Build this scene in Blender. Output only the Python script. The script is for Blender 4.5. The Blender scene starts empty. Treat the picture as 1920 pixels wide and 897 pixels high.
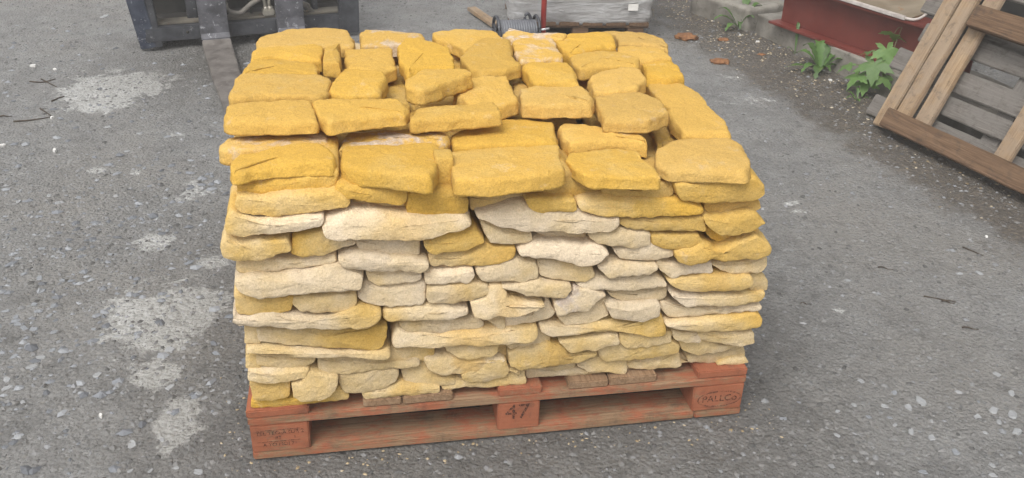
import bpy, bmesh, math, random
import numpy as np
from mathutils import Vector, Matrix, noise, Euler

# ------------------------------------------------------------------ camera
F_PX, PITCH, CAM_H, ROLL = 1746.0, math.radians(28.46), 1.503, math.radians(1.397)
W_PX, H_PX = 1920, 897
scene = bpy.context.scene
col = scene.collection
cam_data = bpy.data.cameras.new("camera")
cam = bpy.data.objects.new("camera", cam_data)
col.objects.link(cam)
cam_data.sensor_width = 36.0
cam_data.lens = 36.0 * F_PX / W_PX
cam_data.clip_start = 0.05
cam_data.clip_end = 1000.0
cam.matrix_world = Matrix.Translation((0, 0, CAM_H)) @ Matrix.Rotation(math.pi / 2 - PITCH, 4, 'X') @ Matrix.Rotation(ROLL, 4, 'Z')
scene.camera = cam

# ------------------------------------------------------------------ light
SUN_EL, SUN_AZ = math.radians(58), math.radians(205)      # azimuth clockwise from +Y
world = bpy.data.worlds.new("World")
scene.world = world
world.use_nodes = True
wn = world.node_tree.nodes
wl = world.node_tree.links
wn.clear()
w_out = wn.new("ShaderNodeOutputWorld")
w_bg = wn.new("ShaderNodeBackground")
w_sky = wn.new("ShaderNodeTexSky")
w_sky.sky_type = 'NISHITA'
w_sky.sun_disc = False
w_sky.sun_elevation = SUN_EL
w_sky.sun_rotation = SUN_AZ
w_sky.air_density = 1.0
w_sky.dust_density = 4.0
w_hsv = wn.new("ShaderNodeHueSaturation")                  # cloud cover: the blue is taken out of the whole sky
w_hsv.inputs['Saturation'].default_value = 0.12
wl.new(w_sky.outputs[0], w_hsv.inputs['Color'])
wl.new(w_hsv.outputs[0], w_bg.inputs['Color'])
w_bg.inputs['Strength'].default_value = 0.15
wl.new(w_bg.outputs[0], w_out.inputs['Surface'])
sun_d = bpy.data.lights.new("sun", 'SUN')
sun_d.energy = 0.8
sun_d.angle = math.radians(30)
sun_d.color = (1.0, 0.96, 0.9)
sun = bpy.data.objects.new("sun", sun_d)
col.objects.link(sun)
sdir = Vector((math.sin(SUN_AZ) * math.cos(SUN_EL), math.cos(SUN_AZ) * math.cos(SUN_EL), math.sin(SUN_EL)))
sun.rotation_euler = sdir.to_track_quat('Z', 'Y').to_euler()
sun.location = sdir * 20
scene.view_settings.view_transform = 'Standard'
scene.view_settings.look = 'None'
scene.view_settings.gamma = 1.0
scene.view_settings.use_curve_mapping = False
scene.view_settings.exposure = 0.62
scene.cycles.max_bounces = 14
scene.cycles.diffuse_bounces = 8

# ------------------------------------------------------------------ helpers
def ray(x, y):
    a, b = x - W_PX / 2, y - H_PX / 2
    c, s = math.cos(ROLL), math.sin(ROLL)
    u, v = (c * a + s * b) / F_PX, (-s * a + c * b) / F_PX
    return Vector((u, math.cos(PITCH) - v * math.sin(PITCH), -math.sin(PITCH) - v * math.cos(PITCH)))
EYE = Vector((0, 0, CAM_H))
def on_z(x, y, z=0.0):
    d = ray(x, y)
    return EYE + d * ((z - CAM_H) / d.z)
def on_plane(x, y, p, n):
    d = ray(x, y)
    return EYE + d * ((p - EYE).dot(n) / d.dot(n))

def tag(o, label=None, cat=None, group=None, kind=None):
    if label: o["label"] = label
    if cat: o["category"] = cat
    if group: o["group"] = group
    if kind: o["kind"] = kind
    return o
def obj(name, me, mat=None, parent=None, loc=None, rot=None):
    o = bpy.data.objects.new(name, me)
    col.objects.link(o)
    if mat is not None and me is not None and not me.materials:
        me.materials.append(mat)
    if parent is not None: o.parent = parent
    if loc is not None: o.location = loc
    if rot is not None: o.rotation_euler = rot
    return o
def empty(name, loc, rz=0.0):
    o = bpy.data.objects.new(name, None)
    col.objects.link(o)
    o.empty_display_size = 0.1
    o.location = loc
    o.rotation_euler = (0, 0, rz)
    return o
def mesh_from(name, verts, faces, smooth=False):
    me = bpy.data.meshes.new(name)
    me.from_pydata([tuple(v) for v in verts], [], faces)
    me.update()
    if smooth:
        me.polygons.foreach_set("use_smooth", [True] * len(me.polygons))
    return me
def bm_mesh(bm, name, smooth=False):
    me = bpy.data.meshes.new(name)
    bmesh.ops.recalc_face_normals(bm, faces=bm.faces)
    bm.to_mesh(me)
    bm.free()
    if smooth:
        me.polygons.foreach_set("use_smooth", [True] * len(me.polygons))
    return me
def box_mesh(name, sx, sy, sz, bev=0.003, wob=0.0, seed=0, cuts=0):
    """box centred on the origin, edges bevelled, optionally warped along its length"""
    bm = bmesh.new()
    bmesh.ops.create_cube(bm, size=1.0)
    bmesh.ops.scale(bm, vec=(sx, sy, sz), verts=bm.verts)
    if cuts:
        ax = max(range(3), key=lambda i: (sx, sy, sz)[i])
        es = [e for e in bm.edges if abs((e.verts[0].co - e.verts[1].co)[ax]) > 1e-6]
        bmesh.ops.subdivide_edges(bm, edges=es, cuts=cuts, use_grid_fill=True)
    if bev:
        es = [e for e in bm.edges if len(e.link_faces) == 2 and e.calc_face_angle(0) > 0.5]
        bmesh.ops.bevel(bm, geom=es, offset=min(bev, min(sx, sy, sz) * 0.3), segments=2, affect='EDGES', clamp_overlap=True)
    if wob:
        for v in bm.verts:
            n = noise.noise_vector(v.co * 9 + Vector((seed * 7.3, seed * 1.7, 3.1)))
            v.co += n * wob
    return bm_mesh(bm, name)
def tube_mesh(name, pts, rad, seg=10, cap=True):
    """round tube through the points; rad is one number or one per point"""
    pts = [Vector(p) for p in pts]
    n = len(pts)
    rads = rad if isinstance(rad, (list, tuple)) else [rad] * n
    verts, faces = [], []
    up = Vector((0, 0, 1))
    for i, p in enumerate(pts):
        t = (pts[min(i + 1, n - 1)] - pts[max(i - 1, 0)]).normalized()
        a = t.cross(up if abs(t.z) < 0.95 else Vector((1, 0, 0))).normalized()
        b = t.cross(a)
        for k in range(seg):
            th = 2 * math.pi * k / seg
            verts.append(p + (a * math.cos(th) + b * math.sin(th)) * rads[i])
    for i in range(n - 1):
        for k in range(seg):
            k2 = (k + 1) % seg
            faces.append((i * seg + k, i * seg + k2, (i + 1) * seg + k2, (i + 1) * seg + k))
    if cap:
        faces.append(tuple(range(seg))[::-1])
        faces.append(tuple((n - 1) * seg + k for k in range(seg)))
    return mesh_from(name, verts, faces, True)
def bez(pts, n=24):
    """Catmull-Rom through the points"""
    P = [Vector(p) for p in pts]
    P = [P[0] * 2 - P[1]] + P + [P[-1] * 2 - P[-2]]
    out = []
    m = len(P) - 3
    for i in range(m):
        for k in range(n // m + (1 if i == m - 1 else 0)):
            t = k / (n // m)
            a, b, c, d = P[i:i + 4]
            out.append(0.5 * ((2 * b) + (c - a) * t + (2 * a - 5 * b + 4 * c - d) * t * t + (3 * b - a - 3 * c + d) * t ** 3))
    return out

# ------------------------------------------------------------------ materials
def new_mat(name):
    m = bpy.data.materials.new(name)
    m.use_nodes = True
    nt = m.node_tree
    bs = nt.nodes["Principled BSDF"]
    return m, nt, bs
class G:
    """small helper for building node graphs"""
    def __init__(s, nt): s.nt = nt
    def n(s, t, **kw):
        nd = s.nt.nodes.new(t)
        for k, v in kw.items(): setattr(nd, k, v)
        return nd
    def link(s, a, b): s.nt.links.new(a, b)
    def put(s, sock, v):
        if hasattr(v, "is_output") or isinstance(v, bpy.types.NodeSocket): s.link(v, sock)
        else: sock.default_value = v
    def noise(s, vec, scale, detail=4, rough=0.6, dist=0.0, out=0):
        nd = s.n("ShaderNodeTexNoise")
        if vec is not None: s.link(vec, nd.inputs['Vector'])
        nd.inputs['Scale'].default_value = scale
        nd.inputs['Detail'].default_value = detail
        nd.inputs['Roughness'].default_value = rough
        nd.inputs['Distortion'].default_value = dist
        return nd.outputs[out]
    def voro(s, vec, scale, feature='F1', out=0, rand=1.0):
        nd = s.n("ShaderNodeTexVoronoi", feature=feature)
        if vec is not None: s.link(vec, nd.inputs['Vector'])
        nd.inputs['Scale'].default_value = scale
        nd.inputs['Randomness'].default_value = rand
        return nd.outputs[out]
    def math(s, op, a, b=0.0, c=None, clamp=False):
        nd = s.n("ShaderNodeMath", operation=op, use_clamp=clamp)
        s.put(nd.inputs[0], a); s.put(nd.inputs[1], b)
        if c is not None: s.put(nd.inputs[2], c)
        return nd.outputs[0]
    def vmath(s, op, a, b):
        nd = s.n("ShaderNodeVectorMath", operation=op)
        s.put(nd.inputs[0], a); s.put(nd.inputs[1], b)
        return nd.outputs[0]
    def step(s, v, lo, hi, smooth=True):
        nd = s.n("ShaderNodeMapRange", interpolation_type='SMOOTHSTEP' if smooth else 'LINEAR', clamp=True)
        s.put(nd.inputs['Value'], v)
        nd.inputs['From Min'].default_value = lo
        nd.inputs['From Max'].default_value = hi
        return nd.outputs[0]
    def mapr(s, v, a, b, c, d):
        nd = s.n("ShaderNodeMapRange", clamp=True)
        s.put(nd.inputs['Value'], v)
        for k, x in zip(('From Min', 'From Max', 'To Min', 'To Max'), (a, b, c, d)): nd.inputs[k].default_value = x
        return nd.outputs[0]
    def mix(s, f, a, b, blend='MIX'):
        nd = s.n("ShaderNodeMix", data_type='RGBA', blend_type=blend)
        s.put(nd.inputs[0], f)
        for sock, v in ((nd.inputs[6], a), (nd.inputs[7], b)):
            if isinstance(v, tuple): sock.default_value = (*v, 1.0) if len(v) == 3 else v
            else: s.link(v, sock)
        return nd.outputs[2]
    def ramp(s, v, stops):
        nd = s.n("ShaderNodeValToRGB")
        s.link(v, nd.inputs[0])
        cr = nd.color_ramp
        while len(cr.elements) < len(stops): cr.elements.new(0.5)
        for e, (p, c) in zip(cr.elements, stops):
            e.position = p
            e.color = (*c, 1.0)
        return nd.outputs[0]
    def bump(s, h, strength, dist, prev=None):
        nd = s.n("ShaderNodeBump")
        nd.inputs['Strength'].default_value = strength
        nd.inputs['Distance'].default_value = dist
        s.link(h, nd.inputs['Height'])
        if prev is not None: s.link(prev, nd.inputs['Normal'])
        return nd.outputs[0]
    def objvec(s, which='Object'):
        return s.n("ShaderNodeTexCoord").outputs[which]

def stone_material():
    m, nt, bs = new_mat("sandstone")
    g = G(nt)
    info = g.n("ShaderNodeObjectInfo")
    sep = g.n("ShaderNodeSeparateColor")
    g.link(info.outputs['Color'], sep.inputs[0])
    gold, grad, crust = sep.outputs[0], sep.outputs[1], sep.outputs[2]
    spot = info.outputs['Alpha']
    tc = g.n("ShaderNodeTexCoord")
    off = g.n("ShaderNodeCombineXYZ")
    for i, k in enumerate((37.0, 91.0, 53.0)):
        g.link(g.math('MULTIPLY', info.outputs['Random'], k), off.inputs[i])
    vec = g.vmath('ADD', tc.outputs['Object'], off.outputs[0])
    gen = g.n("ShaderNodeSeparateXYZ")
    g.link(tc.outputs['Generated'], gen.inputs[0])
    big = g.noise(vec, 7.0, 3, 0.55, 0.4)
    mid = g.noise(vec, 26.0, 4, 0.6, 0.2)
    grain = g.noise(vec, 330.0, 2, 0.7)
    # iron staining: own level + drift along the stone + blotches
    lev = g.math('ADD', gold, g.math('MULTIPLY', g.math('SUBTRACT', grad, 0.5), g.math('MULTIPLY', g.math('SUBTRACT', gen.outputs[0], 0.5), 2.4)))
    lev = g.math('ADD', lev, g.math('MULTIPLY', g.math('SUBTRACT', big, 0.5), 1.0))
    lev = g.math('ADD', lev, g.math('MULTIPLY', g.math('SUBTRACT', mid, 0.5), 0.35), clamp=True)
    c = g.ramp(lev, [(0.0, (0.66, 0.555, 0.415)), (0.22, (0.63, 0.51, 0.335)), (0.45, (0.60, 0.45, 0.225)), (0.72, (0.57, 0.385, 0.122)), (1.0, (0.57, 0.356, 0.082))])
    # golden blotch in the middle of some stones
    dx = g.math('MULTIPLY', g.math('SUBTRACT', gen.outputs[0], 0.55), 1.0)
    dd = g.math('ADD', g.math('ABSOLUTE', dx), g.math('MULTIPLY', g.math('SUBTRACT', mid, 0.5), 0.5))
    blot = g.math('MULTIPLY', g.math('SUBTRACT', 1.0, g.step(dd, 0.08, 0.26)), spot)
    c = g.mix(g.math('MULTIPLY', blot, 0.8), c, (0.53, 0.325, 0.075))
    # pale quartz / grey-pink crust on some
    cr = g.math('MULTIPLY', g.step(g.noise(vec, 12.0, 5, 0.65, 0.5), 0.47, 0.58), crust)
    c = g.mix(cr, c, g.ramp(g.noise(vec, 60.0, 4, 0.7), [(0.3, (0.34, 0.26, 0.20)), (0.5, (0.52, 0.43, 0.35)), (0.72, (0.66, 0.61, 0.56))]))
    # rusty and dusty flecks, grain
    c = g.mix(g.math('MULTIPLY', g.step(g.noise(vec, 38.0, 5, 0.7, 0.3), 0.63, 0.76), 0.30), c, (0.40, 0.20, 0.05))
    c = g.mix(g.math('MULTIPLY', g.step(g.noise(vec, 19.0, 5, 0.7), 0.58, 0.75), 0.35), c, (0.62, 0.52, 0.38))
    c = g.mix(0.75, c, g.mix(grain, (0.50, 0.47, 0.42), (1.5, 1.5, 1.5)), 'MULTIPLY')
    c = g.mix(0.6, c, g.mix(g.noise(vec, 110.0, 3, 0.65), (0.78, 0.75, 0.70), (1.22, 1.22, 1.23)), 'MULTIPLY')
    hs = g.n("ShaderNodeHueSaturation")
    g.link(g.mapr(g.math('FRACT', g.math('MULTIPLY', info.outputs['Random'], 7.31)), 0, 1, 0.88, 1.07), hs.inputs['Value'])
    g.link(g.mapr(g.math('FRACT', g.math('MULTIPLY', info.outputs['Random'], 13.7)), 0, 1, 0.95, 1.06), hs.inputs['Saturation'])
    g.link(c, hs.inputs['Color'])
    g.link(hs.outputs[0], bs.inputs['Base Color'])
    bs.inputs['Roughness'].default_value = 0.92
    bs.inputs['Specular IOR Level'].default_value = 0.2
    # bedding layers + rough cleft surface + sand grain
    b1 = g.bump(g.noise(vec, 55.0, 3, 0.55), 0.6, 0.0050)
    b2 = g.bump(g.noise(vec, 150.0, 3, 0.65), 0.8, 0.0032, b1)
    b3 = g.bump(g.noise(vec, 340.0, 2, 0.7), 0.8, 0.0015, b2)
    g.link(b3, bs.inputs['Normal'])
    return m
M_STONE = stone_material()

def ground_material():
    m, nt, bs = new_mat("compacted_ground")
    g = G(nt)
    v = g.objvec()
    at = g.n("ShaderNodeAttribute", attribute_name="lime")
    dirt = g.n("ShaderNodeAttribute", attribute_name="dirt")
    damp_shade = g.n("ShaderNodeAttribute", attribute_name="damp_shade")
    big = g.noise(v, 1.1, 4, 0.6, 0.4)
    mid = g.noise(v, 7.0, 5, 0.65, 0.3)
    fine = g.noise(v, 55.0, 4, 0.7)
    c = g.ramp(mid, [(0.25, (0.165, 0.161, 0.154)), (0.5, (0.240, 0.235, 0.226)), (0.75, (0.31, 0.305, 0.295))])
    c = g.mix(g.step(big, 0.45, 0.7), c, (0.262, 0.250, 0.232))
    # crushed stone of many sizes, each cell its own tone
    for sc, lo, hi, amt in ((60.0, 0.42, 0.62, 0.55), (140.0, 0.40, 0.6, 0.6), (330.0, 0.35, 0.6, 0.5)):
        vn = g.n("ShaderNodeTexVoronoi")
        g.link(g.vmath('ADD', v, g.vmath('MULTIPLY', g.noise(v, sc * 0.6, 2, 0.5, out=1), (0.012, 0.012, 0.012))), vn.inputs['Vector'])
        vn.inputs['Scale'].default_value = sc
        sp = g.n("ShaderNodeSeparateColor")
        g.link(vn.outputs['Color'], sp.inputs[0])
        stone = g.math('MULTIPLY', g.math('SUBTRACT', 1.0, g.step(vn.outputs['Distance'], lo - 0.12, lo)), g.step(sp.outputs[0], hi, hi + 0.02))
        tone = g.ramp(sp.outputs[1], [(0.0, (0.09, 0.09, 0.093)), (0.35, (0.20, 0.206, 0.215)), (0.6, (0.27, 0.25, 0.22)), (0.85, (0.31, 0.315, 0.325)), (1.0, (0.42, 0.425, 0.43))])
        c = g.mix(g.math('MULTIPLY', stone, amt), c, tone)
    # dark damp hollows
    c = g.mix(g.math('MULTIPLY', g.step(g.noise(v, 17.0, 5, 0.7, 0.4), 0.52, 0.72), 0.5), c, (0.10, 0.096, 0.09))
    # earth and sawdust along the footing
    dm = g.step(g.math('ADD', dirt.outputs['Fac'], g.math('MULTIPLY', g.math('SUBTRACT', mid, 0.5), 1.2)), 0.35, 0.75)
    earth = g.ramp(fine, [(0.35, (0.045, 0.036, 0.027)), (0.55, (0.095, 0.075, 0.053)), (0.72, (0.21, 0.155, 0.095))])
    c = g.mix(g.math('MULTIPLY', dm, 0.75), c, earth)
    # dried lime / cement splashes
    edge = g.math('ADD', at.outputs['Fac'], g.math('ADD', g.math('MULTIPLY', g.math('SUBTRACT', g.noise(v, 7.5, 8, 0.72, 0.8), 0.5), 2.1), g.math('MULTIPLY', g.math('SUBTRACT', fine, 0.5), 0.55)))
    lime = g.step(edge, 0.34, 0.56)
    limec = g.ramp(g.noise(v, 40.0, 5, 0.7), [(0.3, (0.34, 0.33, 0.31)), (0.5, (0.50, 0.495, 0.475)), (0.7, (0.64, 0.64, 0.63))])
    c = g.mix(g.math('MULTIPLY', lime, 0.85), c, limec)
    # damp plus painted contact shade round the pallet and under the machine
    c = g.mix(damp_shade.outputs['Fac'], c, g.mix(1.0, c, (0.55, 0.53, 0.50), 'MULTIPLY'))
    c = g.mix(0.55, c, g.mix(g.noise(v, 260.0, 3, 0.7), (0.55, 0.55, 0.55), (1.45, 1.45, 1.45)), 'MULTIPLY')
    g.link(c, bs.inputs['Base Color'])
    g.link(g.mapr(g.noise(v, 3.0, 4, 0.6), 0.35, 0.65, 0.42, 0.8), bs.inputs['Roughness'])
    bs.inputs['Specular IOR Level'].default_value = 0.35
    b1 = g.bump(g.noise(v, 30.0, 6, 0.7, 0.3), 0.9, 0.018)
    vb = g.math('SUBTRACT', 1.0, g.voro(g.vmath('ADD', v, g.vmath('MULTIPLY', g.noise(v, 50.0, 2, out=1), (0.01, 0.01, 0.01))), 85.0))
    b2 = g.bump(vb, 0.8, 0.009, b1)
    b3 = g.bump(g.noise(v, 190.0, 4, 0.75), 0.9, 0.004, b2)
    g.link(b3, bs.inputs['Normal'])
    return m

def wood_material(name, dark, midc, light, grey=None, paint=None, rough=0.8, grain=(1.0, 22.0, 22.0), dirt=0.35):
    """timber, grain along local X; obj.color red channel = how much paint is left on a painted board"""
    m, nt, bs = new_mat(name)
    g = G(nt)
    info = g.n("ShaderNodeObjectInfo")
    tc = g.n("ShaderNodeTexCoord")
    off = g.n("ShaderNodeCombineXYZ")
    for i, k in enumerate((17.0, 41.0, 23.0)):
        g.link(g.math('MULTIPLY', info.outputs['Random'], k), off.inputs[i])
    v = g.vmath('ADD', tc.outputs['Object'], off.outputs[0])
    vs = g.vmath('MULTIPLY', v, grain)
    rings = g.noise(vs, 4.0, 5, 0.65, 1.2)
    fib = g.noise(g.vmath('MULTIPLY', v, (grain[0] * 2, grain[1] * 4, grain[2] * 4)), 5.0, 3, 0.6)
    blot = g.noise(v, 9.0, 5, 0.65, 0.4)
    c = g.ramp(rings, [(0.28, dark), (0.5, midc), (0.72, light)])
    c = g.mix(0.5, c, g.mix(fib, (0.6, 0.58, 0.55), (1.35, 1.35, 1.35)), 'MULTIPLY')
    if grey: c = g.mix(g.math('MULTIPLY', g.step(blot, 0.35, 0.6), 0.8), c, grey)
    if paint:
        sep = g.n("ShaderNodeSeparateColor")
        g.link(info.outputs['Color'], sep.inputs[0])
        wear = g.math('ADD', sep.outputs[0], g.math('ADD', g.math('MULTIPLY', g.math('SUBTRACT', blot, 0.5), 1.0), g.math('MULTIPLY', g.math('SUBTRACT', g.noise(g.vmath('MULTIPLY', v, (1.0, 5.0, 5.0)), 26.0, 4, 0.7), 0.5), 0.7)))
        pm = g.step(wear, 0.38, 0.66)
        pc = g.mix(g.noise(v, 15.0, 4, 0.65), paint, tuple(min(1, x * 1.5 + 0.015) for x in paint))
        c = g.mix(g.math('MULTIPLY', pm, 0.92), c, pc)
    c = g.mix(g.math('MULTIPLY', g.step(g.noise(v, 21.0, 6, 0.7, 0.5), 0.5, 0.7), dirt), c, (0.06, 0.047, 0.036))
    c = g.mix(0.4, c, g.mix(g.noise(v, 240.0, 2, 0.7), (0.65, 0.65, 0.65), (1.35, 1.35, 1.35)), 'MULTIPLY')
    g.link(c, bs.inputs['Base Color'])
    bs.inputs['Roughness'].default_value = rough
    bs.inputs['Specular IOR Level'].default_value = 0.25
    b1 = g.bump(rings, 0.5, 0.004)
    b2 = g.bump(fib, 0.5, 0.002, b1)
    g.link(b2, bs.inputs['Normal'])
    return m
M_PALLET = wood_material("red_pallet_wood", (0.17, 0.105, 0.058), (0.28, 0.178, 0.103), (0.37, 0.25, 0.155), paint=(0.27, 0.085, 0.040), dirt=0.42)
M_GREYWOOD = wood_material("grey_weathered_wood", (0.09, 0.080, 0.070), (0.165, 0.15, 0.134), (0.25, 0.23, 0.21), grey=(0.18, 0.166, 0.15), dirt=0.5)
M_TANWOOD = wood_material("tan_timber", (0.17, 0.105, 0.055), (0.32, 0.220, 0.130), (0.43, 0.32, 0.205), grey=(0.30, 0.23, 0.165), dirt=0.45)
M_BROWNWOOD = wood_material("brown_wet_timber", (0.07, 0.042, 0.025), (0.14, 0.085, 0.050), (0.22, 0.14, 0.085), dirt=0.5)

def simple_mat(name, c1, c2, scale=20.0, rough=0.6, metal=0.0, bump=0.3, bdist=0.003, fleck=None, fleck_lo=0.6, detail=5):
    m, nt, bs = new_mat(name)
    g = G(nt)
    v = g.objvec()
    n = g.noise(v, scale, detail, 0.65, 0.3)
    c = g.mix(g.step(n, 0.3, 0.7), c1, c2)
    if fleck:
        c = g.mix(g.math('MULTIPLY', g.step(g.noise(v, scale * 2.7, 6, 0.72, 0.2), fleck_lo, fleck_lo + 0.09), 0.8), c, fleck)
    g.link(c, bs.inputs['Base Color'])
    bs.inputs['Metallic'].default_value = metal
    g.link(g.mapr(n, 0.3, 0.7, max(rough - 0.12, 0.05), min(rough + 0.12, 1)), bs.inputs['Roughness'])
    g.link(g.bump(g.noise(v, scale * 3.5, 5, 0.7), bump, bdist), bs.inputs['Normal'])
    return m
M_STEEL = simple_mat("scuffed_dark_steel", (0.038, 0.04, 0.047), (0.085, 0.088, 0.098), 13.0, 0.5, 0.25, 0.3, 0.003, (0.36, 0.36, 0.37), 0.60)
M_FORK = simple_mat("worn_fork_steel", (0.055, 0.055, 0.062), (0.135, 0.135, 0.15), 13.0, 0.55, 0.15, 0.3, 0.003, (0.36, 0.36, 0.38), 0.565)
M_RUSTY = simple_mat("rusty_fork_steel", (0.095, 0.082, 0.073), (0.185, 0.168, 0.152), 16.0, 0.6, 0.1, 0.35, 0.003, (0.28, 0.25, 0.23), 0.60)
M_BLUE = simple_mat("scratched_blue_paint", (0.026, 0.033, 0.055), (0.07, 0.083, 0.115), 14.0, 0.5, 0.1, 0.3, 0.003, (0.36, 0.37, 0.40), 0.565)
M_BAR = simple_mat("dusty_bar_steel", (0.10, 0.09, 0.075), (0.19, 0.17, 0.135), 8.0, 0.7, 0.1, 0.3, 0.003, (0.20, 0.10, 0.045), 0.60)
M_DARK = simple_mat("dark_machine_metal", (0.018, 0.017, 0.016), (0.045, 0.041, 0.036), 7.0, 0.7, 0.1, 0.3, 0.004, (0.15, 0.13, 0.11), 0.64)
M_HOSE = simple_mat("dusty_hydraulic_hose", (0.13, 0.12, 0.105), (0.25, 0.23, 0.20), 14.0, 0.7, 0.0, 0.2, 0.002)
M_FITTING = simple_mat("zinc_fitting", (0.28, 0.26, 0.22), (0.45, 0.42, 0.36), 20.0, 0.45, 0.4, 0.2, 0.002, (0.16, 0.13, 0.10), 0.62)
M_CONC = simple_mat("weathered_concrete", (0.17, 0.155, 0.13), (0.29, 0.27, 0.235), 9.0, 0.9, 0.0, 0.7, 0.006, (0.085, 0.075, 0.06), 0.58)
M_REDSTEEL = simple_mat("red_oxide_paint", (0.135, 0.026, 0.019), (0.175, 0.038, 0.027), 6.0, 0.5, 0.0, 0.15, 0.002, (0.30, 0.11, 0.085), 0.68)
M_REDPOLE = simple_mat("red_pole_paint", (0.42, 0.040, 0.03), (0.5, 0.06, 0.045), 9.0, 0.45, 0.0, 0.1, 0.002)
M_SHEET = simple_mat("brown_stained_sheet", (0.15, 0.115, 0.075), (0.26, 0.215, 0.155), 5.0, 0.65, 0.0, 0.2, 0.003, (0.24, 0.12, 0.05), 0.58)
M_EDGE = simple_mat("pale_sheet_edge", (0.42, 0.37, 0.34), (0.60, 0.55, 0.51), 18.0, 0.6, 0.0, 0.2, 0.002)
M_REEL = simple_mat("grey_strapping", (0.10, 0.105, 0.12), (0.17, 0.175, 0.19), 20.0, 0.55, 0.1, 0.2, 0.002)
M_BOLT = simple_mat("bright_bolt", (0.55, 0.55, 0.56), (0.75, 0.75, 0.76), 30.0, 0.35, 0.6, 0.1, 0.001)
M_SLATE = simple_mat("blue_grey_slate", (0.18, 0.192, 0.208), (0.30, 0.312, 0.33), 22.0, 0.5, 0.0, 0.4, 0.002, (0.33, 0.335, 0.34), 0.66)
M_PALE = simple_mat("pale_slate", (0.25, 0.255, 0.26), (0.36, 0.365, 0.37), 25.0, 0.6, 0.0, 0.4, 0.002, (0.24, 0.24, 0.25), 0.64)
M_WHITE = simple_mat("white_pebble", (0.58, 0.57, 0.54), (0.74, 0.73, 0.71), 18.0, 0.6, 0.0, 0.2, 0.002)
M_TWIG = simple_mat("dark_twig", (0.035, 0.026, 0.019), (0.085, 0.066, 0.048), 40.0, 0.85, 0.0, 0.5, 0.002)
M_RUSTBARK = simple_mat("rusty_bark", (0.16, 0.065, 0.025), (0.30, 0.145, 0.06), 40.0, 0.85, 0.0, 0.6, 0.004)
M_INK = None

def leaf_material(name, c1, c2, c3):
    m, nt, bs = new_mat(name)
    g = G(nt)
    v = g.objvec()
    info = g.n("ShaderNodeObjectInfo")
    c = g.mix(g.noise(v, 45.0, 4, 0.6), c1, c2)
    c = g.mix(g.math('MULTIPLY', g.step(g.noise(v, 22.0, 4, 0.6), 0.55, 0.75), 0.6), c, c3)
    hs = g.n("ShaderNodeHueSaturation")
    g.link(g.mapr(info.outputs['Random'], 0, 1, 0.75, 1.3), hs.inputs['Value'])
    g.link(c, hs.inputs['Color'])
    g.link(hs.outputs[0], bs.inputs['Base Color'])
    bs.inputs['Roughness'].default_value = 0.5
    tr = g.n("ShaderNodeBsdfTranslucent")
    g.link(hs.outputs[0], tr.inputs['Color'])
    mx = g.n("ShaderNodeMixShader")
    mx.inputs[0].default_value = 0.3
    g.link(bs.outputs[0], mx.inputs[1])
    g.link(tr.outputs[0], mx.inputs[2])
    g.link(mx.outputs[0], nt.nodes['Material Output'].inputs['Surface'])
    g.link(g.bump(g.noise(v, 90.0, 3, 0.6), 0.3, 0.002), bs.inputs['Normal'])
    return m
M_LEAF = leaf_material("weed_leaf", (0.055, 0.125, 0.028), (0.12, 0.22, 0.05), (0.19, 0.26, 0.07))
M_MAPLE = leaf_material("maple_leaf", (0.10, 0.195, 0.05), (0.18, 0.30, 0.09), (0.27, 0.33, 0.10))
M_STEM = simple_mat("plant_stem", (0.10, 0.09, 0.045), (0.16, 0.15, 0.07), 30.0, 0.7)

def wrap_material():
    m, nt, bs = new_mat("stretch_film")
    g = G(nt)
    v = g.objvec()
    s = g.vmath('MULTIPLY', v, (1.0, 1.0, 5.0))
    n = g.noise(s, 7.0, 6, 0.7, 1.2)
    c = g.ramp(n, [(0.3, (0.30, 0.28, 0.27)), (0.5, (0.46, 0.45, 0.44)), (0.7, (0.66, 0.66, 0.66))])
    g.link(c, bs.inputs['Base Color'])
    bs.inputs['Roughness'].default_value = 0.3
    bs.inputs['Transmission Weight'].default_value = 0.12
    b1 = g.bump(n, 0.8, 0.02)
    b2 = g.bump(g.noise(s, 30.0, 4, 0.65, 1.0), 0.6, 0.006, b1)
    g.link(b2, bs.inputs['Normal'])
    return m
M_WRAP = wrap_material()
def ink_material():
    m, nt, bs = new_mat("worn_ink")
    g = G(nt)
    v = g.objvec()
    bs.inputs['Base Color'].default_value = (0.035, 0.022, 0.02, 1)
    bs.inputs['Roughness'].default_value = 0.9
    n = g.math('ADD', g.math('MULTIPLY', g.noise(v, 130.0, 4, 0.7), 0.6), g.math('MULTIPLY', g.noise(v, 420.0, 3, 0.7), 0.4))
    g.link(g.math('MULTIPLY', g.step(n, 0.42, 0.60), 0.68), bs.inputs['Alpha'])
    return m
M_INK = ink_material()
def gravel_material(name, stops):
    m, nt, bs = new_mat(name)
    g = G(nt)
    at = g.n("ShaderNodeAttribute", attribute_name="tone")
    v = g.objvec()
    c = g.ramp(at.outputs['Fac'], stops)
    c = g.mix(0.5, c, g.mix(g.noise(v, 160.0, 4, 0.7), (0.55, 0.55, 0.55), (1.45, 1.45, 1.45)), 'MULTIPLY')
    g.link(c, bs.inputs['Base Color'])
    bs.inputs['Roughness'].default_value = 0.65
    return m

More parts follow.
